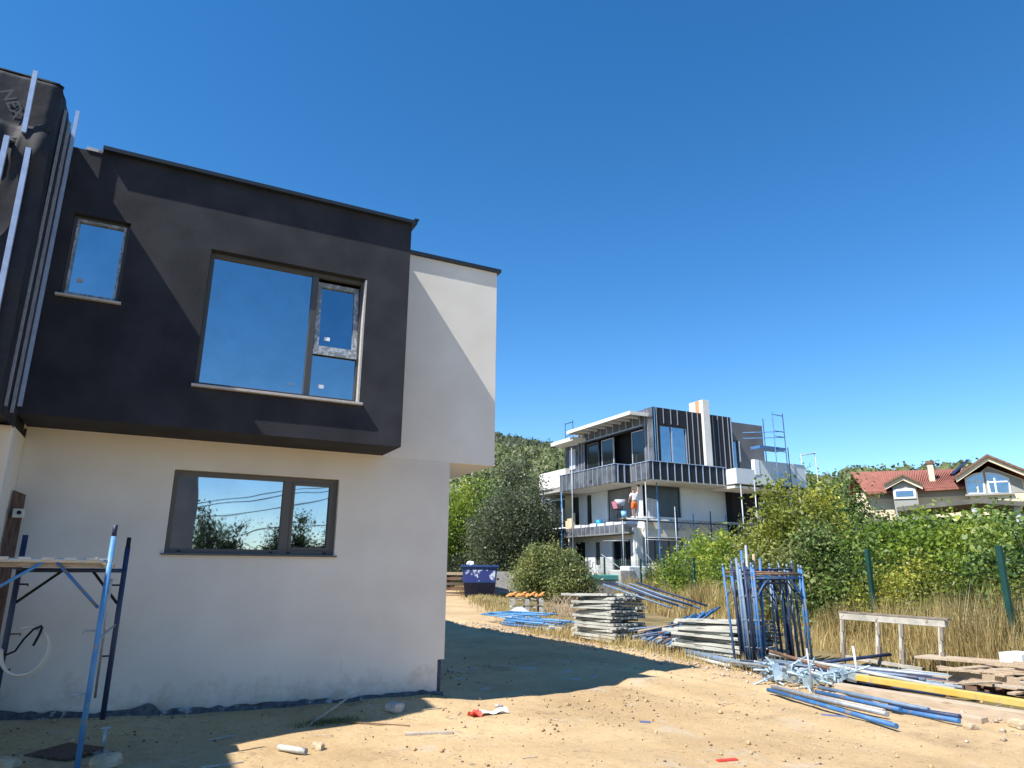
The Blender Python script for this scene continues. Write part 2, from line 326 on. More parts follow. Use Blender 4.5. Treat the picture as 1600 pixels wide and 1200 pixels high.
def ground_mat():
    m = bpy.data.materials.new('sandy_ground'); m.use_nodes = True; n = m.node_tree; b = n.nodes['Principled BSDF']
    b.inputs['Roughness'].default_value = .95; b.inputs['Specular IOR Level'].default_value = .15
    tc = n.nodes.new('ShaderNodeTexCoord'); L = n.links
    def noise(s, d=8, r=.6):
        q = n.nodes.new('ShaderNodeTexNoise'); q.inputs['Scale'].default_value = s; q.inputs['Detail'].default_value = d; q.inputs['Roughness'].default_value = r
        L.new(tc.outputs['Object'], q.inputs['Vector']); return q.outputs['Fac']
    def ramp(src, p0, p1, a, b_):
        q = n.nodes.new('ShaderNodeValToRGB'); q.color_ramp.elements[0].position = p0; q.color_ramp.elements[1].position = p1
        q.color_ramp.elements[0].color = (*a, 1); q.color_ramp.elements[1].color = (*b_, 1); L.new(src, q.inputs[0]); return q.outputs[0]
    def mix(f, a, b_):
        q = n.nodes.new('ShaderNodeMix'); q.data_type = 'RGBA'; L.new(f, q.inputs[0]); L.new(a, q.inputs[6])
        if isinstance(b_, tuple): q.inputs[7].default_value = (*b_, 1)
        else: L.new(b_, q.inputs[7])
        return q.outputs[2]
    sand = ramp(noise(.45, 10, .62), .3, .7, (.39,.265,.135), (.58,.425,.24))
    sand = mix(ramp(noise(5.5, 8, .7), .52, .72, (0,0,0), (.65,.65,.65)), sand, (.34,.235,.13))
    sand = mix(ramp(noise(1.1, 9, .7), .57, .66, (0,0,0), (.65,.65,.65)), sand, (.47,.40,.31))
    sand = mix(ramp(noise(.75, 10, .72), .30, .44, (.75,.75,.75), (0,0,0)), sand, (.255,.175,.10))
    sand = mix(ramp(noise(38, 3, .5), .62, .70, (0,0,0), (.6,.6,.6)), sand, (.58,.48,.34))
    sand = mix(ramp(noise(24, 4, .5), .30, .36, (.7,.7,.7), (0,0,0)), sand, (.15,.10,.06))
    soil = ramp(noise(.8, 9, .65), .35, .65, (.12,.10,.045), (.30,.22,.11))
    soil = mix(ramp(noise(7, 6, .6), .5, .7, (0,0,0), (.6,.6,.6)), soil, (.10,.11,.035))
    at = n.nodes.new('ShaderNodeAttribute'); at.attribute_name = 'veg'
    mm = n.nodes.new('ShaderNodeMath'); mm.operation = 'MULTIPLY_ADD'; L.new(noise(2.2, 8, .65), mm.inputs[0]); mm.inputs[1].default_value = .9
    ad = n.nodes.new('ShaderNodeMath'); ad.operation = 'ADD'; ad.inputs[1].default_value = -.45
    L.new(at.outputs['Fac'], ad.inputs[0]); L.new(ad.outputs[0], mm.inputs[2])
    fac = ramp(mm.outputs[0], .38, .62, (0,0,0), (1,1,1))
    L.new(mix(fac, sand, soil), b.inputs['Base Color'])
    bp = n.nodes.new('ShaderNodeBump'); bp.inputs['Strength'].default_value = .8; bp.inputs['Distance'].default_value = .03
    L.new(noise(9, 10, .7), bp.inputs['Height'])
    b2 = n.nodes.new('ShaderNodeBump'); b2.inputs['Strength'].default_value = .5; b2.inputs['Distance'].default_value = .008
    L.new(noise(55, 6, .6), b2.inputs['Height']); L.new(bp.outputs[0], b2.inputs['Normal']); L.new(b2.outputs[0], b.inputs['Normal'])
    return m
gr = npmesh('ground', V, Fq, ground_mat(), smooth=True); gr['kind'] = 'structure'
edge = 9.25+.34*np.clip(V[:,1]-17, 0, 60)-.0*V[:,1]
edge = np.where(V[:,1] < 9, 9.25-.12*(9-V[:,1]), edge)
vg = sst(-.5, .7, V[:,0]-edge)
vg = np.maximum(vg, sst(46, 52, V[:,1])); vg = np.maximum(vg, sst(60, 90, np.hypot(V[:,0], V[:,1])))
a = gr.data.attributes.new('veg', 'FLOAT', 'POINT'); a.data.foreach_set('value', vg.astype(np.float32))
def G(x, y): return float(gz(x, y))

# ------------------------------------------------------------ wooded hill
def hill_h(x, y):
    az = np.degrees(np.arctan2(x, y)); D = np.hypot(x, y)
    azs = np.array([-60, -10, 15, 26, 28.5, 32, 36, 44, 50, 54, 60, 70, 100])
    top = np.array([60, 62, 62, 58.5, 56.5, 53.5, 46, 37, 31, 27, 22, 18, 10])
    T = np.interp(az, azs, top)*.97
    t = np.clip((D-75)/(300-75), 0, 1.25)
    base = 12*np.clip((D-60)/60, 0, 1)
    return -2+base*(1-np.clip(t,0,1))+T*np.clip(t, 0, 1)**1.15+3*(hashn(x, y, .02)-.5)+2*(hashn(x,y,.05)-.5)
def strip(n_az, n_d):
    az = np.radians(np.linspace(-40, 95, n_az)); Dd = np.linspace(62, 420, n_d); A, DD = np.meshgrid(az, Dd)
    return np.sin(A)*DD, np.cos(A)*DD, A, DD
hx, hy, HA, HD = strip(110, 60); hz = hill_h(hx, hy); hz = np.where(HD > 320, hz-(HD-320)*.25, hz)
I = np.arange(hx.size).reshape(hx.shape)
hf = np.stack([I[:-1,:-1].ravel(), I[:-1,1:].ravel(), I[1:,1:].ravel(), I[1:,:-1].ravel()], 1)
M_hill = mat('hill_soil', (.025,.04,.018), .95, (.05,.065,.025), .05)
hill = npmesh('hill', np.stack([hx.ravel(), hy.ravel(), hz.ravel()], 1), hf, M_hill, smooth=True); hill['kind'] = 'structure'

def leaf_quads(P, size, nrm=None, asp=.62, flat=.5):
    """rhombic leaves at P (N,3)"""
    N = len(P); d = rng.normal(size=(N,3)); 
    if nrm is not None: d = d+nrm*flat*2
    d /= np.linalg.norm(d, axis=1, keepdims=True)+1e-9
    t = rng.normal(size=(N,3)); t -= d*np.sum(t*d, 1, keepdims=True); t /= np.linalg.norm(t, axis=1, keepdims=True)+1e-9
    b = np.cross(d, t); s = (size*rng.uniform(.6, 1.35, N))[:,None] if np.ndim(size) == 0 else (size*rng.uniform(.6,1.35,N))[:,None]
    v = np.empty((N,4,3)); v[:,0] = P-t*s*.5; v[:,1] = P+b*s*.5*asp-t*s*.05; v[:,2] = P+t*s*.5+d*s*.08; v[:,3] = P-b*s*.5*asp-t*s*.05
    return v.reshape(-1,3), np.arange(4*N).reshape(N,4)
ICO = None
def forest(name, pts, hs_, ws_, m, nper, leaf, tint0=0., label=None):
    N = len(pts); k_ = 7; j_ = 5
    th = np.arange(k_)/k_*2*np.pi; la = (np.arange(j_+1)/j_-.42)*np.pi*.86
    S = np.array([[math.cos(l)*math.cos(t+.4*i), math.cos(l)*math.sin(t+.4*i), math.sin(l)] for i, l in enumerate(la) for t in th])
    q = np.array([[i*k_+a_, i*k_+(a_+1) % k_, (i+1)*k_+(a_+1) % k_, (i+1)*k_+a_] for i in range(j_) for a_ in range(k_)])
    sc = np.stack([ws_, ws_, hs_], 1)[:,None,:]
    core = S[None]*rng.uniform(.45, .85, (N, len(S), 1))*sc+pts[:,None,:]
    cf = (q[None]+np.arange(N)[:,None,None]*len(S)).reshape(-1,4); tc_ = np.repeat(rng.normal(.36+tint0, .17, N), len(q))+rng.normal(0,.10,N*len(q))
    lobes = rng.normal(size=(N, nper, 3)); lobes /= np.linalg.norm(lobes, axis=2, keepdims=True)
    lobes[:,:,2] = np.abs(lobes[:,:,2])*1.15-.25
    r = rng.uniform(.6, 1.0, (N, nper, 1)); P = lobes*r
    bump = 1+.22*np.sin(lobes[:,:,0:1]*5+rng.uniform(0,6,(N,1,1)))*np.cos(lobes[:,:,2:3]*6+rng.uniform(0,6,(N,1,1)))
    P = P*bump*sc+pts[:,None,:]
    P = P.reshape(-1,3); nr = lobes.reshape(-1,3)
    v, f = leaf_quads(P, leaf, nr, .9, .8)
    tt = np.repeat(rng.normal(.42+tint0, .2, N), nper)+rng.normal(0, .15, len(P))
    o = npmesh(name, np.concatenate([core.reshape(-1,3), v]), np.concatenate([cf, f+core.shape[0]*core.shape[1]]), m, tint=np.clip(np.concatenate([tc_, tt]), 0, 1)); o['kind'] = 'stuff'
    if label: o['label'] = label
    return o
def hill_pts(n, a0, a1, d0, d1, band=None):
    a = np.radians(rng.uniform(a0, a1, n)); D = np.sqrt(rng.uniform(d0**2, d1**2, n)); x = np.sin(a)*D; y = np.cos(a)*D
    return x, y, hill_h(x, y), D
x, y, z, D = hill_pts(1700, 17, 62, 72, 190)
ws_ = rng.uniform(1.5, 3.3, len(x)); p = np.stack([x, y, z+ws_*.9], 1)
tag(forest('hillside_wood', p, ws_*1.0, ws_, L_hill, 130, .42), 'light green broadleaf wood covering the lower slope of the hill', 'woodland')
x, y, z, D = hill_pts(3000, 17, 62, 190, 318)
ws_ = rng.uniform(1.7, 3.4, len(x)); p = np.stack([x, y, z+ws_*.9], 1)
tag(forest('ridge_pine_wood', p, ws_*1.25, ws_, L_hilld, 80, .52), 'dark pine wood along the top of the hill', 'woodland')

# ------------------------------------------------------------ near house
H = empty('modern_house', (1.2, 8.8, 0), 'new two storey house with dark grey box over a white ground floor, at left', 'house')
holesL = [(.17, 2.06, 1.765, 2.70)]
mb = MB(); holes(mb, 'Y', 8.8, 9.0, -1.3, 3.56, .5, 3.03, holesL)
mb.box(-1.3, 3.47, 8.8, 9.0, -.4, .5)
mb.box(-8, 3.47, 9.0, 20.5, -.4, .5); mb.box(-8, 3.56, 9.18, 20.5, .5, 3.03); mb.box(3.2, 3.56, 9.0, 9.18, .5, 3.03); mb.box(-8, -1.0, 9.0, 9.18, .5, 3.03)
mb.build('ground_floor_wall', M_wallA, H)
mb = MB().box(2.6, 4.24, 8.8, 20.5, 3.03, 6.0).box(-8, 2.6, 8.8, 20.5, 3.03, 5.98)
mb.build('upper_wall', M_white, H, .006)
MB().box(-1.0, 4.29, 8.755, 20.6, 6.0, 6.05).build('roof_coping', M_cop, H)
MB().box(3.49, 3.53, 8.83, 8.87, -.1, .53).build('drain_pipe', M_navy, H)
# projecting return and wall under the membrane block
MB().box(-8, -1.3, 8.07, 8.8, -.4, 2.93).build('return_wall', M_white, H, .01)
# crumpled bitumen skirt
def skirt(x0, x1, Y):
    n_ = 150; m_ = 5; vs = []; fs = []
    for i in range(n_+1):
        x = x0+(x1-x0)*i/n_; g = G(x, Y-.1); top = .05+.055*float(hashn(x, 1, 3.1))+.04*float(hashn(x, 4, 11))+(.08*math.exp(-((x-.22)/.10)**2))
        for j in range(m_+1):
            t = j/m_; vs.append((x, Y-.012-.07*(1-t)**1.3-.03*float(hashn(x*1.0, j*3.7, 9)), g-.05+top*t))
    for i in range(n_):
        for j in range(m_): a_ = i*(m_+1)+j; fs.append((a_, a_+m_+1, a_+m_+2, a_+1))
    return MB().add(vs, fs, False)
skirt(-1.3, 3.55, 8.8).build('bitumen_skirt', M_bit, H)
# dark box
hb = [(.226, 2.055, 3.537, 5.15), (-1.14, -.605, 4.325, 5.26)]
mb = MB(); holes(mb, 'Y', 8.04, 8.26, -1.3, 2.6, 3.05, 6.02, hb)
mb.box(-1.0, 2.6, 8.04, 8.8, 6.02, 6.04); mb.box(-1.3, 2.6, 8.40, 8.8, 3.05, 6.02); mb.box(-1.3, .1, 8.26, 8.40, 3.05, 4.2); mb.box(2.2, 2.6, 8.26, 8.40, 3.05, 6.02)
mb.box(-.5, .1, 8.26, 8.4, 4.2, 6.02); mb.box(.1, 2.2, 8.26, 8.4, 5.3, 6.02); mb.box(.1, 2.2, 8.26, 8.4, 3.05, 3.4)
mb.box(-1.3,-.5,8.26,8.4,5.4,6.02)
mb.build('upper_box', M_dark, H)
MB().box(-.98, 2.655, 7.968, 8.84, 6.04, 6.052).box(-.98, 2.655, 7.968, 7.985, 6.052, 6.085).box(2.635, 2.655, 7.985, 8.84, 6.052, 6.085).box(-.98,2.635,7.985,8.84,6.052,6.07).box(2.61,2.67,7.95,8.0,6.0851,6.105).build('box_coping', M_cop, H)
MB().box(-1.14, -.985, 8.03, 8.5, 6.02, 6.055).build('unfinished_coping_strip', M_sill, H)
# big window
W = MB(); rect_frame(W, .228, 2.053, 8.13, 8.2, 3.539, 5.148, .05); W.box(1.40, 1.475, 8.13, 8.2, 3.589, 5.098); W.box(1.475, 2.003, 8.135, 8.2, 4.11, 4.155)
W = W.build('window_frame', M_frame, H, .004)
MB().box(.278, 1.40, 8.165, 8.185, 3.589, 5.098).build('pane', M_glass, W)
MB().box(1.475, 2.003, 8.165, 8.185, 3.589, 4.11).build('pane', M_glass, W)
# tilted top sash (leans inwards at its top)
S = MB(); a0 = Vector((1.485, 8.128, 4.16)); ang = .10
def sash(mb, x0, x1, y0, y1, z0, z1):
    pts = []
    for z_ in (z0, z1):
        for (x_, y_) in ((x0,y0),(x1,y0),(x1,y1),(x0,y1)):
            pts.append((x_, 8.128+(y_)+math.sin(ang)*(z_-4.16), 4.16+math.cos(ang)*(z_-4.16)))
    mb.hexa(pts)
sash(S, 1.48, 1.535, 0, .05, 4.16, 5.07); sash(S, 1.945, 2.0, 0, .05, 4.16, 5.07); sash(S, 1.535, 1.945, 0, .05, 4.16, 4.215); sash(S, 1.535, 1.945, 0, .05, 5.015, 5.07)
S = S.build('tilted_sash', M_tape, H)
pb = MB(); sash(pb, 1.535, 1.945, .03, .04, 4.215, 5.015); pb.build('pane', M_glass, S)
pb = MB(); sash(pb, 1.60, 1.67, .024, .028, 4.30, 4.345); pb.build('sticker', M_stick, S)
MB().box(1.475, 2.0, 8.115, 8.134, 4.10, 4.158).build('taped_transom', M_tape, H)
MB().box(1.575, 1.64, 8.158, 8.1635, 3.69, 3.735).build('sticker', M_stick, H)
MB().box(1.23, 1.30, 8.158, 8.1635, 3.68, 3.72).build('sticker', M_stickf, H)
MB().box(.20, 2.085, 7.985, 8.13, 3.508, 3.535).build('window_sill', M_sill, H, .003)
MB().box(2.030, 2.052, 8.045, 8.128, 3.54, 5.14).build('sunlit_reveal_strip', M_sill, H)  # pale strip imitates sunlight on the right reveal
# small window
W = MB(); rect_frame(W, -1.138, -.607, 8.11, 8.18, 4.327, 5.258, .035); W = W.build('window_frame', M_frame, H, .003)
t_ = MB(); rect_frame(t_, -1.104, -.641, 8.10, 8.17, 4.361, 5.224, .024); t_.build('frame_tape', M_tape, W)
MB().box(-1.08, -.665, 8.135, 8.15, 4.385, 5.20).build('pane', M_glass, W)
MB().box(-1.02, -.965, 8.128, 8.133, 4.52, 4.56).build('sticker', M_stickb, W)
MB().box(-1.17, -.575, 7.99, 8.11, 4.303, 4.326).build('window_sill', M_sill, H, .003)
# low window
W = MB(); rect_frame(W, .172, 2.058, 8.87, 8.95, 1.767, 2.698, .055); W.box(1.40, 1.505, 8.87, 8.95, 1.822, 2.643)
rect_frame(W, 1.505, 2.003, 8.862, 8.95, 1.822, 2.643, .035); W = W.build('window_frame', M_frameb, H, .004)
MB().box(.227, 1.40, 8.915, 8.93, 1.822, 2.643).build('pane', M_glass2, W)
MB().box(1.54, 1.968, 8.915, 8.93, 1.857, 2.608).build('pane', M_glass2, W)
for cx in (.30, 1.30, 1.50, 1.93): MB().box(cx, cx+.035, 8.852, 8.869, 1.785, 1.80).build('drain_cap', M_black, W)
MB().box(.14, 2.085, 8.755, 8.87, 1.745, 1.763).build('window_sill', M_frameb, H, .002)

# membrane block at left
bl = MB().box(-3.65, -1.33, 7.08, 8.8, 2.96, 6.09).box(-8, -3.65, 3.6, 8.8, 2.96, 6.09); bl.build('block_core', M_memb, H)
def cloth(n_u, n_v, fn, mb=None):
    vs = [fn(i/n_u, j/n_v) for i in range(n_u+1) for j in range(n_v+1)]
    fs = [(i*(n_v+1)+j, (i+1)*(n_v+1)+j, (i+1)*(n_v+1)+j+1, i*(n_v+1)+j+1) for i in range(n_u) for j in range(n_v)]
    return (mb or MB()).add(vs, fs, True)
def wr(a_, b_):
    b2 = b_+.25*math.sin(a_*3)
    r = 0
    for s, k_, q in ((2.1, 1.0, 0), (4.6, .5, 3), (9.5, .28, 9)):
        v_ = float(hashn(a_*s*.8+q, b2*s*.35+a_*1.7+q, 1.0)); r += k_*(1-abs(2*v_-1))
    return r
def frontf(u, v):
    x = -2.6+u*1.32; z = 2.9+v*3.22
    amp = .014+.05*math.exp(-((z-5.32)/.22)**2)+.03*math.exp(-((z-4.1)/.3)**2)
    if z > 5.55: amp = .008
    y = 7.05-amp*wr(x*2.2, z*1.2)
    if u > .93: y += (u-.93)**2*9
    if v > .985: y += .03
    return (x, y, z)
cloth(70, 120, frontf).build('front_membrane', M_memb, H)
def sidef(u, v):
    y = 7.06+u*.985; z = 2.9+v*3.22
    x = -1.305+.014*wr(y*1.5+4, z*1.1)
    if u < .05: x -= (.05-u)*.6
    return (x, y, z)
cloth(50, 120, sidef).build('side_membrane', M_memb, H)
cloth(10, 10, lambda u, v: (-2.6+u*1.31, 7.05+v*1.0, 6.105-.01*wr(u, v))).build('top_membrane', M_memb, H)
# torn bunch of membrane pulled over the battens
def bunch(cx, cz, L_, ang_, r_, seed):
    def f(u, v):
        t = (u-.5)*L_; th = v*math.pi; rr = r_*(.35+.65*math.sin(math.pi*min(1, max(0, u))))*(1+.35*math.sin(7*u+seed+5*v)+.2*math.sin(19*v+seed))
        return (cx+t*math.cos(ang_)-rr*math.cos(th)*math.sin(ang_), 7.035-rr*math.sin(th)*.8, cz+t*math.sin(ang_)+rr*math.cos(th)*math.cos(ang_))
    return cloth(26, 16, f)
for (cx, cz, L_, an, r_, s_) in ((-1.56, 5.38, .32, -.12, .045, 1), (-1.40, 5.50, .30, 1.0, .05, 2), (-1.45, 5.27, .30, -1.1, .04, 4), (-1.34, 5.38, .36, 1.25, .035, 6), (-1.42, 4.55, .3, 1.2, .03, 8)):
    bunch(cx, cz, L_, an, r_, s_).build('membrane_fold', M_memb, H)
def strip_batten(p0, p1, w_=.045, dpt=.03, m=M_batt, ax='Y'):
    b_ = MB()
    if ax == 'Y': b_.hexa([(p0[0]-w_/2, p0[1]-dpt, p0[2]), (p0[0]+w_/2, p0[1]-dpt, p0[2]), (p0[0]+w_/2, p0[1], p0[2]), (p0[0]-w_/2, p0[1], p0[2]),
                           (p1[0]-w_/2, p1[1]-dpt, p1[2]), (p1[0]+w_/2, p1[1]-dpt, p1[2]), (p1[0]+w_/2, p1[1], p1[2]), (p1[0]-w_/2, p1[1], p1[2])])
    else: b_.hexa([(p0[0], p0[1]-w_/2, p0[2]), (p0[0]+dpt, p0[1]-w_/2, p0[2]), (p0[0]+dpt, p0[1]+w_/2, p0[2]), (p0[0], p0[1]+w_/2, p0[2]),
                   (p1[0], p1[1]-w_/2, p1[2]), (p1[0]+dpt, p1[1]-w_/2, p1[2]), (p1[0]+dpt, p1[1]+w_/2, p1[2]), (p1[0], p1[1]+w_/2, p1[2])])
    return b_.build('batten', m, H)
strip_batten((-1.49, 7.0, 5.46), (-1.50, 7.0, 6.12), .038, .035); strip_batten((-1.40, 6.99, 3.0), (-1.425, 6.99, 5.31), .042, .035)
strip_batten((-1.60, 6.99, 3.0), (-1.60, 6.99, 5.38), .042, .035)
for (yy, z0, z1, d_) in ((7.36, 2.98, 6.02, .02), (7.66, 2.98, 6.07, .025), (7.95, 3.1, 6.40, .035)):
    strip_batten((-1.285, yy, z0), (-1.285, yy, z1), .035, d_, M_batt if z1 > 6.2 else M_battw, 'X')
# faint printed letters on the membrane
fc = bpy.data.curves.new('membrane_lettering', 'FONT'); fc.body = 'NEX'; fc.size = .15; fc.extrude = .0002; fc.offset = .003
to = bpy.data.objects.new('membrane_lettering', fc); col.objects.link(to)
dg = bpy.context.evaluated_depsgraph_get(); me_ = bpy.data.meshes.new_from_object(to.evaluated_get(dg)); bpy.data.objects.remove(to)
me_.materials.clear(); me_.materials.append(M_print)
to = bpy.data.objects.new('membrane_lettering', me_); col.objects.link(to); to.parent = H
_c, _s = math.cos(math.radians(60)), math.sin(math.radians(60)); _p = Vector((-1.745, 7.032, 5.86))-ORG[H.name]
to.matrix_local = Matrix(((_c, _s, 0, _p.x), (0, 0, -1, _p.y), (-_s, _c, 0, _p.z), (0, 0, 0, 1)))

# board and socket box in the corner
b_ = MB(); b_.hexa([(-1.29,8.42,.06),(-1.15,8.46,.06),(-1.15,8.5,.06),(-1.29,8.46,.06),(-1.285,8.60,2.36),(-1.18,8.64,2.32),(-1.18,8.68,2.32),(-1.285,8.64,2.36)])
tag(b_.build('leaning_board', M_woodr, None, .004, (-1.2, 8.5, .06)), 'tall brown plank leaning upright in the wall corner behind the scaffold', 'plank')
sb = empty('socket_box', (-1.2, 8.57, 2.1), 'small white socket box fixed to the tall brown plank in the corner', 'socket box')
MB().box(-1.245, -1.15, 8.52, 8.585, 2.08, 2.17).build('case', M_plastw, sb, .008)
MB().tube([(-1.19, 8.52, 2.13), (-1.19, 8.508, 2.13)], .02, 14).build('socket', M_black, sb)

# ------------------------------------------------------------ near scaffold
SC = empty('scaffold_trestle', (-.65, 7.4, .05), 'blue painted portal scaffold with paint splashed top rail by the white wall', 'scaffold')
def leg(x, y, z0, z1, m, name='leg', lean=0, r=.024): return MB().tube([(x, y, z0), (x+lean, y, z1)], r, 14).build(name, m, SC)
gA = G(-.3, 6.9)
leg(-.275, 6.9, gA+.03, 1.86, M_bluel, lean=.01, r=.022); leg(-.265, 6.9, 1.86, 1.955, M_navy, 'spigot', r=.019)
leg(-1.16, 6.9, gA+.02, 1.86, M_bluel, r=.022)
leg(-.17, 7.9, .25, 1.80, M_navy, lean=.0); leg(-.17, 7.9, 1.8, 1.89, M_black, 'spigot', r=.02)
leg(-1.02, 7.9, .12, 1.89, M_navy)
MB().tube([(-1.16, 6.9, 1.655), (-.29, 6.9, 1.655)], .019, 12).build('ledger', M_splash, SC)
MB().tube([(-1.02, 7.9, 1.575), (-.17, 7.9, 1.575)], .019, 12).build('ledger', M_navy, SC)
MB().tube([(-.64, 6.9, 1.64), (-.30, 6.9, 1.28)], .013, 10).build('brace', M_blue, SC)
MB().tube([(-.74, 6.9, 1.64), (-1.14, 6.9, 1.35)], .013, 10).build('brace', M_bluel, SC)
MB().tube([(-.66, 7.9, 1.59), (-1.0, 7.9, 1.29)], .013, 10).build('brace', M_black, SC)
MB().tube([(-.45, 7.9, 1.59), (-.19, 7.9, 1.27)], .013, 10).build('brace', M_black, SC)
MB().tube([(-1.0, 6.95, 1.62), (-1.0, 7.86, 1.58)], .015, 8).build('side_rail', M_navy, SC)
MB().tube([(-.18, 7.86, 1.08), (-.27, 7.0, 1.02)], .010, 8).build('side_rail', M_galv, SC)
MB().tube([(-.245, 7.2, 1.5), (-.255, 7.86, .45)], .011, 8).build('cross_brace', M_galv, SC)
for x, y, z, d_, m in ((-.275,6.9,1.10,-.10,M_galv),(-.275,6.9,.62,-.10,M_galv),(-.17,7.9,.80,-.09,M_black),(-.17,7.9,1.44,-.1,M_black),(-1.02,7.9,1.45,.09,M_black),(-1.02,7.9,1.02,.1,M_rust),(-1.02,7.9,.72,.07,M_black)):
    MB().tube([(x, y, z), (x+d_, y-.01, z), (x+d_, y-.01, z-.02)], .008, 8).build('lock_pin', m, SC)
MB().tube([(-.13, 7.75, G(-.13,7.75)), (-.13, 7.75, .2)], .014, 8).tube([(-.17,7.75,.2),(-.09,7.75,.2)], .012, 8).build('screw_jack', M_galv, SC)
MB().box(-.21, -.07, 7.68, 7.82, G(-.13,7.75)-.005, G(-.13,7.75)+.008).build('base_plate', M_galv, SC)
MB().box(-.38, -.2, 6.82, 6.96, gA, gA+.022).build('base_plate', M_bluel, SC)
for i in range(6):
    x0 = -1.22+i*.155
    MB().box(x0, x0+.09, 6.872, 6.93, 1.655, 1.683).build('paint_lump', M_splash if i % 2 else M_plastw, SC, .006)
for k_, (y0, y1) in enumerate(((6.93, 7.22), (7.25, 7.55), (7.58, 7.86))):
    tag(MB().box(-1.45, -.235-.02*k_, y0, y1, 1.60, 1.635).build('scaffold_plank', M_wood, None, .004, (-.8, y0+.15, 1.675)),
        ['wooden plank on the blue trestle, nearest the open side', 'wooden plank lying in the middle of the blue trestle', 'wooden plank on the blue trestle, nearest the white wall'][k_], 'plank', 'planks on the trestle')
# coiled hose
hc = empty('coiled_hose', (-.86, 7.86, .9), 'pale plastic hose coil hanging on the rear scaffold leg', 'hose')
pts = [(-.86+.175*math.cos(t)*(1+.03*math.sin(3*t)), 7.84+.012*t, .88+.20*math.sin(t)) for t in np.linspace(math.pi*.62, -math.pi*1.05, 40)]
MB().tube(pts, .014, 8).tube([(p[0]+.012, p[1]+.02, p[2]-.014) for p in pts[4:]], .012, 8).build('hose_loop', M_plastw, hc)
MB().tube([(-1.04,7.85,.88),(-.99,7.84,.85),(-.93,7.84,.88),(-.88,7.83,.98),(-.82,7.83,1.06),(-.76,7.83,1.09)], .009, 8).build('black_tube', M_black, hc)
MB().tube([(-.80,7.82,.92),(-.77,7.82,1.01),(-.755,7.82,1.08)], .011, 8).build('hose_end', M_black, hc)

# ------------------------------------------------------------ loose things on the near ground
def rock(name, loc, s, m, label, cat, seed, grp=None):
    r_ = random.Random(seed); vs = []; fs = []; n_u, n_v = 9, 6
    ph = [r_.uniform(0, 6) for _ in range(6)]
    for j in range(n_v+1):
        for i in range(n_u):
            th = 2*math.pi*i/n_u; la = math.pi*(j/n_v-.5)
            c = max(.001, math.cos(la))**.55; zz = math.copysign(abs(math.sin(la))**.6, math.sin(la))
            q = 1+.16*math.sin(3*th+ph[0])+.10*math.sin(5*th+ph[1]+la*2)
            vs.append((s[0]*c*math.cos(th)*q, s[1]*c*math.sin(th)*q, s[2]*zz*(1+.12*math.sin(2*th+ph[2]))))
    for j in range(n_v):
        for i in range(n_u): fs.append((j*n_u+i, j*n_u+(i+1)%n_u, (j+1)*n_u+(i+1)%n_u, (j+1)*n_u+i))
    mb_ = MB().add(vs, fs); o = mb_.build(name, m); o.location = (loc[0], loc[1], G(loc[0], loc[1])+s[2]*.75); o.rotation_euler = (r_.uniform(-.1,.1), r_.uniform(-.1,.1), r_.uniform(0,3))
    return tag(o, label, cat, grp)
rock('concrete_lump', (2.73, 8.17), (.12,.09,.055), M_conc, 'pale squared concrete lump at the shadow edge near the white wall', 'rubble', 1)
rock('yellow_stone', (1.62, 6.99), (.075,.05,.035), M_stone, 'small yellowish stone lying beside the grey pipe offcut', 'stone', 2)
rock('yellow_block', (-.08, 7.16), (.15,.08,.06), M_stone, 'large yellow stone beside the foot of the blue scaffold leg', 'stone', 3)
rock('corner_stone', (-.79, 7.36), (.11,.07,.045), M_stone, 'pale stone in the bottom left corner under the scaffold', 'stone', 4)
rock('small_concrete_chip', (3.95, 8.0), (.05,.035,.02), M_conc, 'small grey chip just left of the red and white litter', 'rubble', 5)
p0 = Vector((1.28, 7.06, G(1.28,7.06)+.03)); p1 = Vector((1.47, 6.80, G(1.47,6.8)+.03))
tag(MB().tube([p0, p1], .026, 16).build('pipe_offcut', M_deck, origin=p0), 'short grey pipe offcut lying on the sand in front of the house', 'pipe')
lt = empty('wrapper_litter', (3.55, 7.6, G(3.55,7.6)), 'crumpled red and white wrapper on the sunlit sand', 'litter')
cloth(12, 8, lambda u, v: (3.50+u*.36, 7.52+v*.16, G(3.55,7.6)+.025+.03*math.sin(u*5+v*3)*math.sin(v*3)+.014*math.sin(u*11+v*5)), None).build('white_film', M_foam, lt)
cloth(6, 5, lambda u, v: (3.37+u*.14, 7.50+v*.12, G(3.55,7.6)+.03+.03*math.sin(u*6+v*4)), None).build('red_film', M_red, lt)
def stick(a_, b_, w_, h_, m, label, cat='stick', name='stick'):
    a_ = Vector((a_[0], a_[1], G(*a_[:2])+h_/2+(a_[2] if len(a_) > 2 else 0))); b_ = Vector((b_[0], b_[1], G(*b_[:2])+h_/2+(b_[2] if len(b_) > 2 else 0)))
    return tag(MB().beam(a_, b_, w_, h_).build(name, m, None, 0, a_), label, cat)
stick((1.72, 7.95), (2.35, 8.62, .10), .02, .012, M_woodg, 'thin pale stick propped against the foot of the white wall')
stick((1.95, 8.05), (2.65, 7.45), .018, .012, M_woodd, 'thin dark stick on the sunlit sand by the grass tuft')
stick((2.5, 7.15), (2.95, 7.0), .06, .02, M_woodg, 'flat wooden sliver lying on the sand below the concrete lump')
stick((.75, 7.75), (1.0, 7.9), .02, .012, M_woodg, 'short pale stick lying in the wall shadow')
stick((.62, 6.75), (.95, 6.78), .025, .015, M_woodg, 'short stick at the lower edge of the sunlit sand corner')
bp_ = MB(); g0 = G(-.42, 7.75)
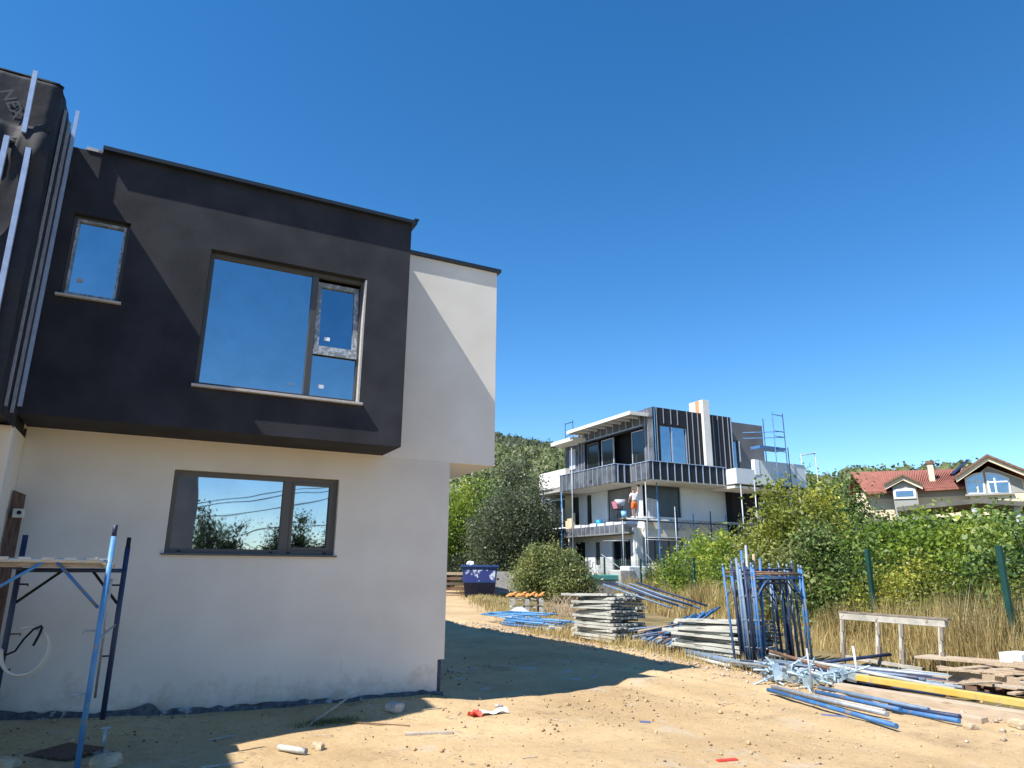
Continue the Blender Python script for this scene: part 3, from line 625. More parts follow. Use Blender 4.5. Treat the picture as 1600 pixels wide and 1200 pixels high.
bp_.hexa([(-.72,7.72,g0+.01),(-.38,7.45,g0+.01),(-.12,7.72,g0+.015),(-.42,8.02,g0+.02),(-.72,7.72,g0+.03),(-.38,7.45,g0+.03),(-.12,7.72,g0+.035),(-.42,8.02,g0+.04)])
tag(bp_.build('square_board', M_woodr, None, .003, (-.42,7.75,g0)), 'flat brown square board lying under the blue scaffold', 'board')
M_bot = mat('blue_scrap', (.12,.16,.34), .5)
stick((7.0, 5.95), (7.18, 5.75), .02, .015, M_bot, 'thin bluish strip lying on the open sand at right', 'scrap', 'plastic_scrap')
stick((5.0, 6.65), (5.1, 6.6), .03, .015, M_bot, 'tiny blue scrap on the sand in front of the building shadow', 'scrap', 'plastic_scrap')
stick((4.6, 5.05), (4.78, 5.0), .05, .012, M_red, 'flat red scrap lying on the sand in the foreground', 'scrap', 'plastic_scrap')

# pebbles and crumbs
def scatter(name, n_, fn, s0, s1, m, label):
    P = np.array([fn() for _ in range(n_)]); s = rng.uniform(0, 1, n_)**2.5*(s1-s0)+s0
    base = np.array([[1,0,0],[0,1,0],[-1,0,0],[0,-1,0],[0,0,.7],[0,0,-.7]]); tri = np.array([[0,1,4],[1,2,4],[2,3,4],[3,0,4],[1,0,5],[2,1,5],[3,2,5],[0,3,5]])
    th = rng.uniform(0, 6.28, n_); B = base[None]*rng.uniform(.6,1.3,(n_,6,1)); c, sn = np.cos(th)[:,None], np.sin(th)[:,None]
    X = B[:,:,0]*c-B[:,:,1]*sn*.7; Y = B[:,:,0]*sn+B[:,:,1]*c*.7
    Vv = np.stack([X*s[:,None]+P[:,0:1], Y*s[:,None]+P[:,1:2], B[:,:,2]*s[:,None]+gz(P[:,0],P[:,1])[:,None]+s[:,None]*.3], 2).reshape(-1,3)
    Ff = (tri[None]+np.arange(n_)[:,None,None]*6).reshape(-1,3)
    o = npmesh(name, Vv, Ff, m); return tag(o, label, None, None, 'stuff')
M_sandc = mat('sand_clod', (.40,.27,.14), .95, (.56,.40,.22), 3); M_peb = mat('pebbles', (.40,.30,.17), .95, (.62,.52,.36), 3); M_peb2 = mat('dark_crumbs', (.10,.065,.04), .95, (.2,.13,.08), 3); M_peb3 = mat('pale_rubble', (.34,.27,.2), .95, (.52,.46,.38), 2, c3=(.5,.25,.15), c3scale=1.5, c3t=.6)
PC = [(random.uniform(-1,9.5), random.uniform(4.5,12)) for _ in range(26)]
def pclump():
    c_ = random.choice(PC); return (c_[0]+random.gauss(0,.45), c_[1]+random.gauss(0,.45)) if random.random() < .7 else (random.uniform(-1,9.5), random.uniform(4,12))
scatter('pebbles', 1900, pclump, .003, .018, M_peb, 'pale pebbles scattered over the sand')
scatter('soil_crumbs', 1300, pclump, .004, .02, M_peb2, 'dark crumbs of earth scattered over the sand')
def along():
    y_ = random.uniform(3.6, 21); x_ = 9.0+random.gauss(0, .35) if y_ > 9 else 9.0-.12*(9-y_)+random.gauss(0,.4); return (x_, y_)
scatter('earth_clods', 170, pclump, .008, .030, M_peb2, 'brown clods and bark bits on the sand')
scatter('sand_clods', 260, pclump, .010, .045, M_sandc, 'sand coloured clods on the ground')
scatter('rubble_strip', 1500, along, .01, .05, M_peb3, 'pale rubble along the edge of the material piles')

mb = MB()
for i in range(170):
    c_ = pclump() if i % 3 else (random.uniform(-.9, 3.4), random.uniform(6.8, 8.6)); L_ = random.uniform(.03, .16); a_ = random.uniform(0, 6.28); z_ = G(*c_)+.006
    p_ = Vector((c_[0], c_[1], z_)); q_ = p_+Vector((L_*math.cos(a_), L_*math.sin(a_), random.uniform(0,.012))); mb.tube([p_, p_.lerp(q_, .5)+Vector((random.uniform(-.01,.01), random.uniform(-.01,.01), .004)), q_], random.uniform(.002,.005), 4, False)
tag(mb.build('twigs', M_woodg), 'small twigs and splinters strewn over the sand', None, None, 'stuff')
mb = MB()
for i in range(7):
    c_ = (random.uniform(4.2, 6.6), random.uniform(8.9, 11.5)); r_ = random.uniform(.05,.15); n_ = 11; ph = random.uniform(0,6)
    ring = [(c_[0]+r_*1.5*math.cos(2*math.pi*k_/n_)*(1+.25*math.sin(3*k_+ph)), c_[1]+r_*math.sin(2*math.pi*k_/n_)*(1+.25*math.cos(2*k_+ph))) for k_ in range(n_)]
    mb.add([(c_[0], c_[1], G(*c_)+.012)]+[(x_, y_, G(x_, y_)-.004) for x_, y_ in ring], [(0, k_+1, (k_+1) % n_+1) for k_ in range(n_)], True)
tag(mb.build('mortar_spills', M_conc), 'flat grey mortar spills dried on the track in the building shadow', None, None, 'stuff')

# ------------------------------------------------------------ tubes, frames, boards on the right
def tube_thing(name, a_, b_, r, m, label, grp, cat='tube', n_=12):
    a_ = Vector(a_); b_ = Vector(b_); return tag(MB().tube([a_, b_], r, n_).build(name, m, origin=a_), label, cat, grp)
def make_frame(m, wid, hgt):
    root = empty('scaffold_portal', (0,0,0), '', 'scaffold frame')
    for sx in (0, wid):
        l_ = MB().tube([(sx,0,0),(sx,0,hgt)], .022, 12).build('leg', m, root)
        MB().tube([(sx,0,hgt),(sx,0,hgt+.07)], .016, 10).build('spigot', M_blueg, l_)
        for z_ in (.35, .8, 1.2): MB().tube([(sx,0,z_),(sx+(-.05 if sx == 0 else .05),0,z_)], .007, 6).build('lock_pin', M_galv, root)
    MB().tube([(0,0,hgt-.09),(wid,0,hgt-.09)], .02, 12).build('ledger', M_rust if m is M_blue else m, root)
    MB().tube([(0,0,hgt-.16),(wid,0,hgt-.16)], .015, 10).build('lower_ledger', m, root)
    for s_ in (0, 1):
        pts_ = [(abs(s_*wid-(.02+.40*t)), 0, hgt-.50+.34*math.sin(t*math.pi/2)) for t in np.linspace(0, 1, 6)]
        MB().tube(pts_, .012, 8).build('brace', m, root)
    return root
protos = {}
def frame(m, wid, hgt, loc, rot, label, grp):
    k_ = (m.name, wid, hgt)
    if k_ not in protos: protos[k_] = make_frame(m, wid, hgt); o = protos[k_]
    else: o = copy_tree(protos[k_])
    o.location = loc; o.rotation_euler = rot; tag(o, label, None, grp); return o
gB = 'scaffold frames standing over the grey deck stack'
for i in range(8):
    y_ = 9.22+i*.07+.03*math.sin(i*2.9); m = [M_blue, M_blue, M_navy, M_blueg, M_blue, M_navy, M_navy, M_blue, M_navy][i]
    o = frame(m, 1.2, 1.66+.04*(i % 3), (9.56+.03*math.sin(i*2.3)-.015*i, y_, G(9.6, y_)), (-.03-.006*i, .02*math.sin(i*1.7), .02*math.sin(i*3)),
          '%s upright scaffold frame, %s, standing over the grey deck stack' % ({M_blue: 'worn blue', M_navy: 'dark navy', M_blueg: 'blue grey'}[m], ['nearest to the camera', 'second from the camera', 'third from the camera', 'fourth from the camera', 'fourth from the back', 'third from the back', 'second from the back', 'rearmost'][i]), gB)
for i in range(4):
    y_ = 9.30+i*.12; frame(M_navy if i % 2 == 0 else M_blueg, .80, 1.58, (9.60, y_, G(9.6, y_)), (-.02, .015*math.sin(i*2), .03*math.sin(i)), '%s narrow dark frame inside the standing bundle' % ['foremost', 'second', 'third', 'rearmost'][i], gB)
lt_tubes = [((1143,900),(1166,1030),M_blue),((1150,872),(1166,1020),M_blueg),((1158,860),(1172,1025),M_blue),((1177,866),(1190,1040),M_wood),((1165,852),(1178,1040),M_galv),((1187,873),(1196,1042),M_blue)]
for i, (t, b, m) in enumerate(lt_tubes):
    P1 = onY(b[0], b[1], 9.35+.12*(5-i)*.5); P0 = onY(t[0], t[1], 9.35+.12*(5-i)*.5+.05)
    P1[2] = G(P1[0], P1[1])
    tube_thing('scaffold_tube' if m is not M_wood else 'wooden_pole', P1, P0, .024, m,
        ['short blue tube, leftmost of the poles leaning on the frames','blue grey tube second from left of the leaning poles','tall blue tube third from left of the leaning poles','pale wooden pole among the blue tubes leaning on the frames','tall thin grey tube rising highest of the leaning poles','blue tube rightmost of the poles leaning on the frames'][i], 'poles leaning on the scaffold frames', 'pole')
# deck boards (U shaped metal decks)
def deck_board(L_, W_, T_):
    b_ = MB()
    b_.box(-W_/2, W_/2, 0, L_, T_-.008, T_); b_.box(-W_/2, -W_/2+.012, 0, L_, 0, T_-.008); b_.box(W_/2-.012, W_/2, 0, L_, 0, T_-.008)
    b_.box(-W_/2+.012, W_/2-.012, .02, .05, .005, T_-.008); b_.tube([(-W_*.25, -.05, T_*.45), (-W_*.25, .02, T_*.45)], .014, 6); b_.tube([(W_*.25, -.05, T_*.45), (W_*.25, .02, T_*.45)], .014, 6)
    return b_.build('deck_board', M_deck)
def stack(x0, x1, y0, L_, n_l, label, grp, htot):
    W_ = (x1-x0)/3-.01; T_ = .055; pr = deck_board(L_, W_, T_); first = True; stp = htot/n_l
    for l_ in range(n_l):
        for c in range(3):
            o = pr if first else pr.copy()
            if not first: col.objects.link(o)
            first = False
            sh = random.uniform(-.12, .12)+(.35*random.random() if random.random() < .2 else 0)
            o.location = (x0+W_/2+c*(W_+.012)+random.uniform(-.012,.012), y0+sh, G((x0+x1)/2, y0+.5)+.04+l_*stp)
            o.rotation_euler = (random.uniform(-.02,.02)-.045*l_/n_l, random.uniform(-.04,.04)+.04*l_/n_l, random.uniform(-.08,.08)+(.10 if l_ == n_l-1 else 0))
            od = ['topmost', 'second from top', 'third from top', 'fourth from top', 'fifth from top', 'sixth from top', 'seventh from top']; k2 = n_l-1-l_
            lay = od[k2] if k2 < 7 else ['bottom', 'second from bottom', 'third from bottom', 'fourth from bottom', 'fifth from bottom', 'sixth from bottom', 'seventh from bottom', 'eighth from bottom'][l_]
            tag(o, 'grey deck board, %s, %s column of the %s' % (lay, ['left', 'middle', 'right'][c], label), 'scaffold deck', grp)
stack(9.35, 10.3, 13.3, 1.6, 15, 'taller deck stack', 'decks in the taller stack', 1.05)
stack(9.68, 10.62, 9.72, 1.9, 10, 'lower deck stack', 'decks in the lower stack', .72)
for (x_, y_) in ((9.6,13.7),(9.6,14.6),(9.8,9.9),(9.8,11.3)):
    tag(MB().box(x_-.25, x_+.9, y_-.05, y_+.05, G(x_,y_)-.02, G(x_,y_)+.04).build('timber_bearer', M_woodd, origin=(x_,y_,0)), 'dark timber bearer under the %s of the %s deck stack' % ('near end' if y_ in (13.7, 9.9) else 'far end', 'taller' if y_ > 12 else 'lower'), 'timber')
# dark poles over the taller stack
dk = [((933,925),(1024,975)),((940,928),(1018,978)),((957,931),(1030,970)),((968,933),(1028,985)),((976,936),(1034,978)),((984,945),(1030,990))]
for i, (t, b) in enumerate(dk):
    P0 = (9.72+.10*i, 14.15-.12*i, 1.30+.03*(i % 3)); P1 = (10.32+.13*i, 12.45-.08*i, .84+.05*(i % 2))
    tube_thing('dark_pole', P1, P0, .022, M_navy if i % 2 else M_blueg, 'dark steel pole lying slanted over the taller deck stack', 'dark poles on the taller stack', 'pole')
# leaning heap of blue frames between the stacks
for i in range(24):
    t_ = i/23; a_ = onZ(984+62*t_+4*math.sin(i*2.1), 1004+14*t_-5*(i % 3), .05+.07*(i % 3)); px2 = 1062+56*t_+7*math.sin(i*1.7); b_ = onY(px2, 984-21*t_-5*(i % 4), a_[1]+.05+.22*(i % 3))
    m = [M_blue, M_bluel, M_blue, M_blueg, M_bluel, M_blue, M_navy][i % 7]
    tube_thing('scaffold_tube', a_, b_, .023, m, 'worn blue tube slanting up to the right in the heap between the deck stacks', 'tubes in the slanted heap', 'tube')
for i in range(26):
    y_ = 11.75+.055*i; x_ = 9.75+.25*math.sin(i*1.9); z_ = .05+.36*((i*5) % 9)/9
    tube_thing('scaffold_tube', (x_, y_, z_), (x_+1.3+.3*math.sin(i*2.3), y_+.25*math.sin(i), z_+.05+.12*((i*3) % 5)/5), .022, [M_navy, M_blueg, M_rust, M_navy, M_wood, M_navy][i % 6], 'dark worn tube under the slanted blue tubes between the deck stacks', 'dark tubes in the slanted heap', 'tube', 8)
# long tube along the ground
tube_thing('long_pipe', (9.62, 11.25, .09), (9.30, 9.15, .07), .058, M_blueg, 'thick blue grey pipe lying on the ground before the lower deck stack', 'pipes by the lower stack', 'pipe', 18)
tube_thing('long_pipe', (9.45, 11.0, .05), (9.1, 9.5, .05), .03, M_deck, 'thin pale pipe half buried beside the thick blue grey pipe', 'pipes by the lower stack', 'pipe', 12)
# flat heap of blue frames further back
for i in range(15):
    t_ = i/14; xa = 9.75+1.25*t_; ya = 19.6+1.0*t_; L_ = 2.7-.4*abs(math.sin(i)); an = math.radians(-84+6*math.sin(i*2.1))
    tube_thing('scaffold_tube', (xa, ya, .05+.05*(i % 4)), (xa+L_*math.cos(an), ya+L_*math.sin(an), .05+.05*((i+1) % 4)), .03, M_bluel if i % 3 else M_blue, 'bright blue tube in the flat heap at the bend of the path', 'tubes in the flat heap', 'tube', 10)
for i in range(3):
    frame(M_bluel, 1.0, 1.9, (9.95+.3*i, 19.3-.2*i, .24+.04*i), (math.radians(-90), 0, math.radians(4+9*i)), 'bright blue frame lying flat on the heap at the bend of the path', 'frames lying on the flat heap')
# clamps and jacks heap
def make_jack():
    root = empty('base_jack', (0,0,0), '', 'base jack')
    MB().tube([(0,0,0),(0,0,.42)], .015, 8).build('threaded_rod', M_jack, root)
    MB().box(-.06,.06,-.06,.06,-.008,0).build('foot_plate', M_jack, root)
    MB().tube([(-.06,0,.2),(.06,0,.2)], .011, 6).tube([(0,0,.185),(0,0,.22)], .026, 8).build('wing_nut', M_jack, root)
    return root
M_jack = mat('light_blue_zinc', (.30,.42,.50), .45, (.46,.56,.62), 9, metal=.25)
jp = None
for i in range(34):
    if jp is None: jp = make_jack(); o = jp
    else: o = copy_tree(jp)
    t_ = random.random(); x_ = 8.70+random.gauss(0,.17)+.35*t_; y_ = 8.15-1.0*t_+random.gauss(0,.15)
    o.location = (x_, y_, G(x_,y_)+.06+.16*random.random()); o.rotation_euler = (random.uniform(1.1,1.9), random.uniform(-.4,.4), random.uniform(0,6.28))
    tag(o, 'pale blue steel base jack in the jumbled heap by the standing frames', 'base jack', 'base jacks in the jumbled heap')
fl = empty('steel_flange', (8.62, 7.75, .12), 'round pale steel flange on the front of the jack heap', 'flange')
MB().tube([(8.58,7.72,.13),(8.60,7.76,.14)], .085, 20).build('disc', M_jack, fl); MB().tube([(8.565,7.70,.127),(8.60,7.76,.14)], .03, 14).build('hub', M_deck, fl)
# upright stakes
tube_thing('upright_stake', (8.35, 7.2, G(8.3,7.2)), (8.37, 7.25, .58), .016, M_galv, 'grey upright stake just before the jumbled heap of jacks', 'upright stakes', 'stake', 10)
tube_thing('upright_stake', (9.75, 7.55, .1), (9.78, 7.6, .52), .016, M_foam, 'white upright stake right of the heap of jacks', 'upright stakes', 'stake', 10)
# pipes lying right
for i in range(34):
    x_ = 9.0+1.35*random.random(); y1_ = 8.7+.8*random.random()-.3*(x_-9); L_ = random.uniform(2.0, 3.2); an = math.radians(-81+14*(random.random()-.5)); z_ = .05+.11*random.random()
    tube_thing('lying_tube', (x_, y1_, z_), (x_+L_*math.cos(an), y1_+L_*math.sin(an), z_+random.uniform(-.04,.06)), .024, random.choice([M_blueg, M_galv, M_blueg, M_navy, M_rust]), 'grey blue tube in the long low pile before the white trestle', 'tubes in the long low pile', 'tube', 10)
for i, (a_, b_, m) in enumerate([((9.25,8.75,.36),(9.15,6.6,.12),M_rust),((9.4,8.9,.30),(9.6,6.0,.14),M_deck),((9.7,8.5,.16),(11.2,8.0,.30),M_navy)]):
    tube_thing('lying_tube', a_, b_, .027, m, ['rusty tube on top of the low pile, sloping from the frames','pale tube on top of the low pile, sloping from the frames','dark tube lying across the low pile towards the white trestle'][i], 'tubes on top of the low pile', 'tube')
for i in range(5):
    x_ = 9.85+.26*i; tag(MB().beam((x_, 8.0-.1*i, .12), (x_+.12, 6.1-.05*i, .13), .17, .03).build('pale_plank', M_deck, None, 0, (x_,8,.1)), 'pale grey plank under the tubes before the white trestle', 'plank', 'pale planks in the low pile')
# blue tubes in front
bt = [((7.62,7.30),(6.98,5.02),M_blue),((7.70,7.30),(7.30,5.35),M_galv),((7.76,7.26),(7.45,5.45),M_blueg),((8.20,7.02),(7.75,5.5),M_blue),((8.30,7.05),(7.95,5.3),M_blueg),((8.05,6.9),(7.6,5.6),M_woodg),((7.95,5.9),(7.75,4.85),M_blue),((8.05,5.85),(7.85,4.9),M_navy)]
for i, (a_, b_, m) in enumerate(bt):
    z_ = .055+.03*(i % 3 == 1)
    tube_thing('ground_tube', (*a_, G(*a_)+z_), (*b_, G(*b_)+z_), .026, m, ['bright blue tube lying foremost on the sand at right','grey tube lying directly behind the foremost blue tube','blue grey tube third from the front of the tubes on the sand','bright blue tube lying by the beige timber at right','dark blue grey tube lying closest to the beige timber','dusty brownish tube in the middle of the tubes on the sand','short blue tube lying at the right end of the ground tubes','short navy tube lying at the right end of the ground tubes'][i], 'tubes lying on the sand at right', 'tube', 14)
# beige and yellow timbers
tag(MB().beam((8.55,6.95,.10),(8.75,3.4,.10),.16,.12).build('beige_beam', M_beige, None, .006, (8.6,6,.1)), 'beige square timber beam lying beneath the yellow beam', 'beam')
tag(MB().beam((8.25,6.7,.06),(8.28,4.9,.06),.14,.08).build('beige_beam', M_beige, None, .006, (8.2,6,.1)), 'beige timber lying beside the blue tubes, nearest the path', 'beam')
tag(MB().beam((9.02,6.98,.20),(8.95,3.4,.20),.12,.075).build('yellow_beam', M_yel, None, .006, (9,6,.2)), 'long yellow painted beam lying over the beige timber', 'beam')
# pallet heap at right edge
pr_ = empty('broken_pallet', (10.1, 5.8, .1), 'broken wooden pallet under the timber heap at the right edge', 'pallet')
for k_ in range(6): MB().box(9.85, 10.9, 4.6+.3*k_, 4.74+.3*k_, .34, .362).build('slat', M_wood, pr_)
for k_ in range(3): MB().box(9.9+.42*k_, 9.98+.42*k_, 4.5, 6.25, .24, .34).build('bearer', M_wood, pr_)
for k_ in range(3): MB().box(9.88+.42*k_, 10.0+.42*k_, 4.5, 6.25, .20, .239).build('bottom_slat', M_wood, pr_)
for k_ in range(6): MB().box(9.9+.42*(k_ % 3), 10.0+.42*(k_ % 3), 4.6+(k_//3)*1.3, 4.75+(k_//3)*1.3, G(10,5), .199).build('block', M_woodd, pr_)
for i in range(30):
    x_ = 10.0+1.3*random.random(); y_ = 4.7+1.5*random.random(); L_ = random.uniform(.7,1.5); an = math.radians(random.choice([-90,-80,-100,-60,20,-5])+random.uniform(-15,15)); z_ = .10+.36*(i/30)
    a_ = Vector((x_-L_/2*math.cos(an), y_-L_/2*math.sin(an), z_+random.uniform(-.04,.04))); b_ = Vector((x_+L_/2*math.cos(an), y_+L_/2*math.sin(an), z_+random.uniform(-.04,.06)))
    tag(MB().beam(a_, b_, .09, .024).build('loose_plank', random.choice([M_wood, M_woodg, M_wood]), None, 0, a_), 'loose weathered board in the timber heap at the right edge', 'plank', 'boards in the timber heap')
tag(MB().box(11.05, 11.5, 5.9, 6.2, .36, .52).build('white_block', M_foam, None, .01, (11.2,6,.4)), 'white foam block lying on top of the timber heap', 'block')
tag(MB().beam((11.1,7.4,.34),(11.5,4.2,.40),.45,.03).build('pale_sheet', M_beige, None, 0, (11.2,6,.4)), 'pale pinkish sheet lying flat behind the timber heap', 'board')
rock('rubble_block', (8.35, 4.6), (.10,.07,.05), M_stone, 'pale stone lying at the right edge before the beige beam', 'stone', 21)
rock('rubble_block', (7.75, 4.75), (.07,.05,.035), M_stone, 'small pale stone just right of the foremost blue tube end', 'stone', 22)
# white trestle
M_trest = mat('weathered_white_paint', (.36,.34,.29), .85, (.52,.49,.42), 5, bump=.4, bscale=20, c3=(.2,.17,.13), c3scale=7, c3t=.6); M_trestd = mat('weathered_brown_wood', (.17,.14,.11), .9, (.27,.23,.18), 6, bump=.5, bscale=20)
T = empty('white_trestle', (11.2, 7.9, .1), 'tall pale wooden trestle frame with four legs standing before the dry grass', 'trestle')
A_ = Vector((11.10, 8.80, .86)); B_ = Vector((11.30, 7.05, .84))
MB().beam(A_, B_, .10, .10).build('top_beam', M_trest, T, .005)
MB().beam(A_+Vector((.02,.02,.068)), B_+Vector((.02,-.05,.068)), .14, .03).build('top_board', M_trestd, T, .003)
for i, t_ in enumerate((.02, .38, .60, .95)):
    q = A_.lerp(B_, t_); g = G(q.x, q.y)
    MB().beam((q.x-.02, q.y, q.z-.05), (q.x-.10, q.y+.01, g+.25), .05, .045, (1,0,0)).build('leg', M_trest, T, .003)
    MB().beam((q.x-.09, q.y-.03, g+.42), (q.x-.14, q.y-.02, g-.02), .055, .05, (1,0,0)).build('leg_extension', M_trestd, T, .003)
    MB().beam((q.x-.04, q.y-.035, q.z-.05), (q.x-.065, q.y-.03, q.z-.25), .05, .03, (1,0,0)).build('leg_collar', M_trestd, T)
MB().beam((11.02, 8.75, .2), (11.12, 7.4, .14), .06, .05).build('bottom_rail', M_trest, T)

# ------------------------------------------------------------ fence
FN = empty('mesh_fence', (13, 7, 0), 'green wire mesh fence with tall posts behind the material piles', 'fence')
ys = [3.4, 7.0, 10.65, 14.3, 18.0, 21.8, 25.6, 29.4, 33.6, 37.8, 42.0]
for y_ in ys:
    x_ = fenceX(y_); g = G(x_, y_); MB().box(x_-.042, x_+.042, y_-.042, y_+.042, g-.1, g+2.08).build('post', M_postg, FN, .004)
for k_ in range(len(ys)-1):
    ya, yb = ys[k_], ys[k_+1]; n_ = int((yb-ya)*1.09/.1); b_ = MB()
    def fp(t, z_): y_ = ya+(yb-ya)*t; x_ = fenceX(y_); return (x_, y_, G(x_, y_)+z_)
    thick = .0025 if ya < 20 else .004
    for i in range(1, n_): b_.tube([fp(i/n_, .08), fp(i/n_, 1.98)], thick, 3, False)
    for j in range(11): b_.tube([fp(0, .08+.19*j), fp(1, .08+.19*j)], thick, 3, False)
    tag(b_.build('wire_mesh', M_postg, FN), None, None, None, 'stuff')

# ------------------------------------------------------------ trees and bushes
def leaf_cloud(lobes, n, size, m, name, root, asp=.6, shell=.55, tint0=.45, core=None):
    """lobes: list of (centre, (rx,ry,rz)) in world coordinates"""
    lob = np.array([(*c, *r_) for c, r_ in lobes]); wgt = (lob[:,3]*lob[:,4]*lob[:,5])**(.67); wgt /= wgt.sum()
    id_ = rng.choice(len(lob), n, p=wgt); d = rng.normal(size=(n,3)); d /= np.linalg.norm(d, axis=1, keepdims=True)
    rr = rng.uniform(shell, 1.04, (n,1))**.8*(1+.16*np.sin(d[:,0:1]*7+id_[:,None]*1.7)*np.cos(d[:,2:3]*8+id_[:,None])+.08*rng.normal(size=(n,1)))
    P = lob[id_,:3]+d*rr*lob[id_,3:]
    # leaf clumps: pull leaves toward random twig points
    T = P[rng.choice(n, max(8, n//42))]; tw = T[rng.integers(0, len(T), n)]
    near = rng.random(n) < .80; P[near] = tw[near]+rng.normal(size=(near.sum(),3))*size*np.array([2.3,2.3,1.7])
    size = size*rng.choice([.7, 1.0, 1.35], n, p=[.35,.4,.25])[:len(P)]
    keep = P[:,2] > gz(P[:,0], P[:,1])-.05; size = size[keep]; P = P[keep]; d = d[keep]; id_ = id_[keep]
    v, f = leaf_quads(P, size, d*.6+np.array([0,0,.7]), asp, .6)
    nz = hashn(P[:,0]*1.0+P[:,2]*.7, P[:,1]*1.0+P[:,2]*.5, 1.3)
    nz2 = hashn(P[:,0]*1.0-P[:,2]*.6+7, P[:,1]*.8+P[:,2]*.9, .55)
    tt = np.clip(tint0+.06+(nz-.5)*.6+(nz2-.5)*.5+rng.normal(0, .17, len(P)), 0, 1)
    return npmesh(name, v, f, m, ORG[root.name][:], tint=tt, parent=root)
def fol(o): return o
def plant(kind, x, y, hgt_, rad, n, size, m, label, cat, grp=None, base=0., lobes_n=9, trunk=True, seed=0, tint0=.45, flat=1., shell=.55, name=None, asp=.6):
    hgt = hgt_*.90; r_ = random.Random(seed+100); g = G(x, y); root = empty(name or kind, (x, y, g), label, cat, grp)
    lobes = []; H_ = hgt-base
    for i in range(lobes_n):
        a_ = 2*math.pi*(i*.382+r_.random()*.2); t = (i+.5)/lobes_n; rr = rad*math.sqrt(max(.02, 1-(2*t-.85)**2*.8))*.62
        c = (x+rr*math.cos(a_), y+rr*math.sin(a_), g+base+H_*(.16+.68*t)); s_ = rad*r_.uniform(.28,.54)
        lobes.append((c, (s_, s_, min(H_*.3, s_*flat*r_.uniform(.8,1.1)))))
    lobes.append(((x, y, g+base+H_*.45), (rad*.55, rad*.55, H_*.4)))
    for q in range(4):
        a_ = r_.uniform(0, 6.28); rr = rad*r_.uniform(.1,.75); s_ = rad*r_.uniform(.10,.18); lobes.append(((x+rr*math.cos(a_), y+rr*math.sin(a_), g+hgt*r_.uniform(.93,1.10)), (s_, s_, s_*r_.uniform(1.2,2.2))))
    leaf_cloud(lobes, n, size, m, 'crown' if trunk else 'foliage', root, asp, shell, tint0)
    b_ = MB(); h0 = base+H_*.45
    if trunk:
        b_.tube([(x, y, g-.1), (x+.05*rad, y, g+h0*.5), (x, y+.04*rad, g+h0)], .035*hgt*.6, 9, True, .02*hgt*.5)
        b_.build('trunk', M_bark, root); b_ = MB()
    for c, s_ in lobes[:-1]:
        p0_ = Vector((x, y, g+(h0*.55 if trunk else .05))); p1_ = Vector(c); mid = p0_.lerp(p1_, .5)+Vector((0,0,.08*hgt))
        b_.tube([p0_, mid, p1_], .012*hgt**.7, 5, False, .004*hgt**.7)
    b_.build('branches', M_bark, root)
    return root
def atD(px_, D, dx=0): p = far(px_, 890, D); return p[0], p[1]
# left background
x, y = atD(800, 47); plant('tree', x, y, 7.9, 3.15, 40000, .135, L_grey, 'large dark grey green tree standing between the blue skip and the unfinished villa', 'tree', None, .3, 15, seed=1, tint0=.42)
x, y = atD(838, 50); plant('tree', x, y, 7.0, 1.9, 15000, .135, L_grey, 'narrower grey green tree right beside the unfinished villa, behind the ivy hedge', 'tree', None, .2, 9, seed=2, tint0=.36)
x, y = atD(716, 52); plant('tree', x, y, 7.6, 2.5, 16000, .17, L_bright, 'bright green tree just right of the white house corner, behind the skip', 'tree', None, .6, 11, seed=3, tint0=.5)
x, y = atD(738, 60); plant('tree', x, y, 8.3, 2.6, 9000, .2, L_mid, 'mid green tree rising behind the bright green tree', 'tree', None, .6, 9, seed=4)
x, y = atD(690, 56); plant('tree', x, y, 7.8, 3.0, 8000, .2, L_mid, 'mid green tree half hidden by the white house corner', 'tree', None, .4, 9, seed=14)
x, y = atD(765, 66); plant('tree', x, y, 9.5, 3.5, 10000, .24, L_hill, 'olive green tree on the hill foot above the large dark tree', 'tree', None, 1, 9, seed=24)
x, y = atD(842, 37); plant('ivy_hedge', x, y, 2.55, 1.65, 17000, .12, L_olive, 'rounded ivy covered hedge left of the first green fence post', 'hedge', None, 0, 10, False, 5, .62)
x, y = atD(888, 35.5); plant('ivy_hedge', x, y, 2.3, 1.35, 13000, .11, L_olive, 'smaller ivy clump touching the first green fence post', 'hedge', None, 0, 9, False, 6, .5)
x, y = atD(700, 50); plant('shrub', x, y, 2.2, 2.0, 6000, .14, L_grey, 'low dark shrub in the shade behind the timber stack', 'shrub', None, 0, 7, False, 26, .2)
x, y = atD(762, 49); plant('shrub', x, y, 2.0, 2.0, 6000, .14, L_grey, 'low dark shrub behind the blue skip', 'shrub', None, 0, 7, False, 27, .25)
# right of the second post
x, y = atD(1035, 36.5); plant('shrub', x, y, 2.0, 1.2, 8000, .10, L_yell, 'small yellowish shrub between two far fence posts', 'shrub', None, 0, 8, False, 7, .4)
x, y = atD(1098, 31.5); plant('shrub', x, y, 3.0, 1.7, 14000, .11, L_bright, 'bright green shrub behind the third fence post', 'shrub', None, 0, 9, False, 8, .55)
x, y = atD(1152, 28.5); plant('shrub', x, y, 2.9, 1.35, 11000, .11, L_bright, 'bright green shrub behind the tops of the leaning poles', 'shrub', None, 0, 9, False, 9, .6)
x, y = atD(1062, 34); plant('shrub', x, y, 2.0, 1.1, 7000, .10, L_bright, 'low green shrub at the foot of the scaffolded villa wall', 'shrub', None, 0, 7, False, 19, .4)
x, y = atD(1235, 23.5); plant('tree', x, y, 4.2, 1.5, 17000, .12, L_yell, 'tall yellow green tree behind the standing scaffold frames', 'tree', None, .3, 12, True, 10, .48, shell=.3)
x, y = atD(1190, 24.5); plant('shrub', x, y, 3.35, .95, 6500, .11, L_olive, 'loose olive shrub in front of the villa balcony', 'shrub', None, .6, 7, True, 11, .5, shell=.2)
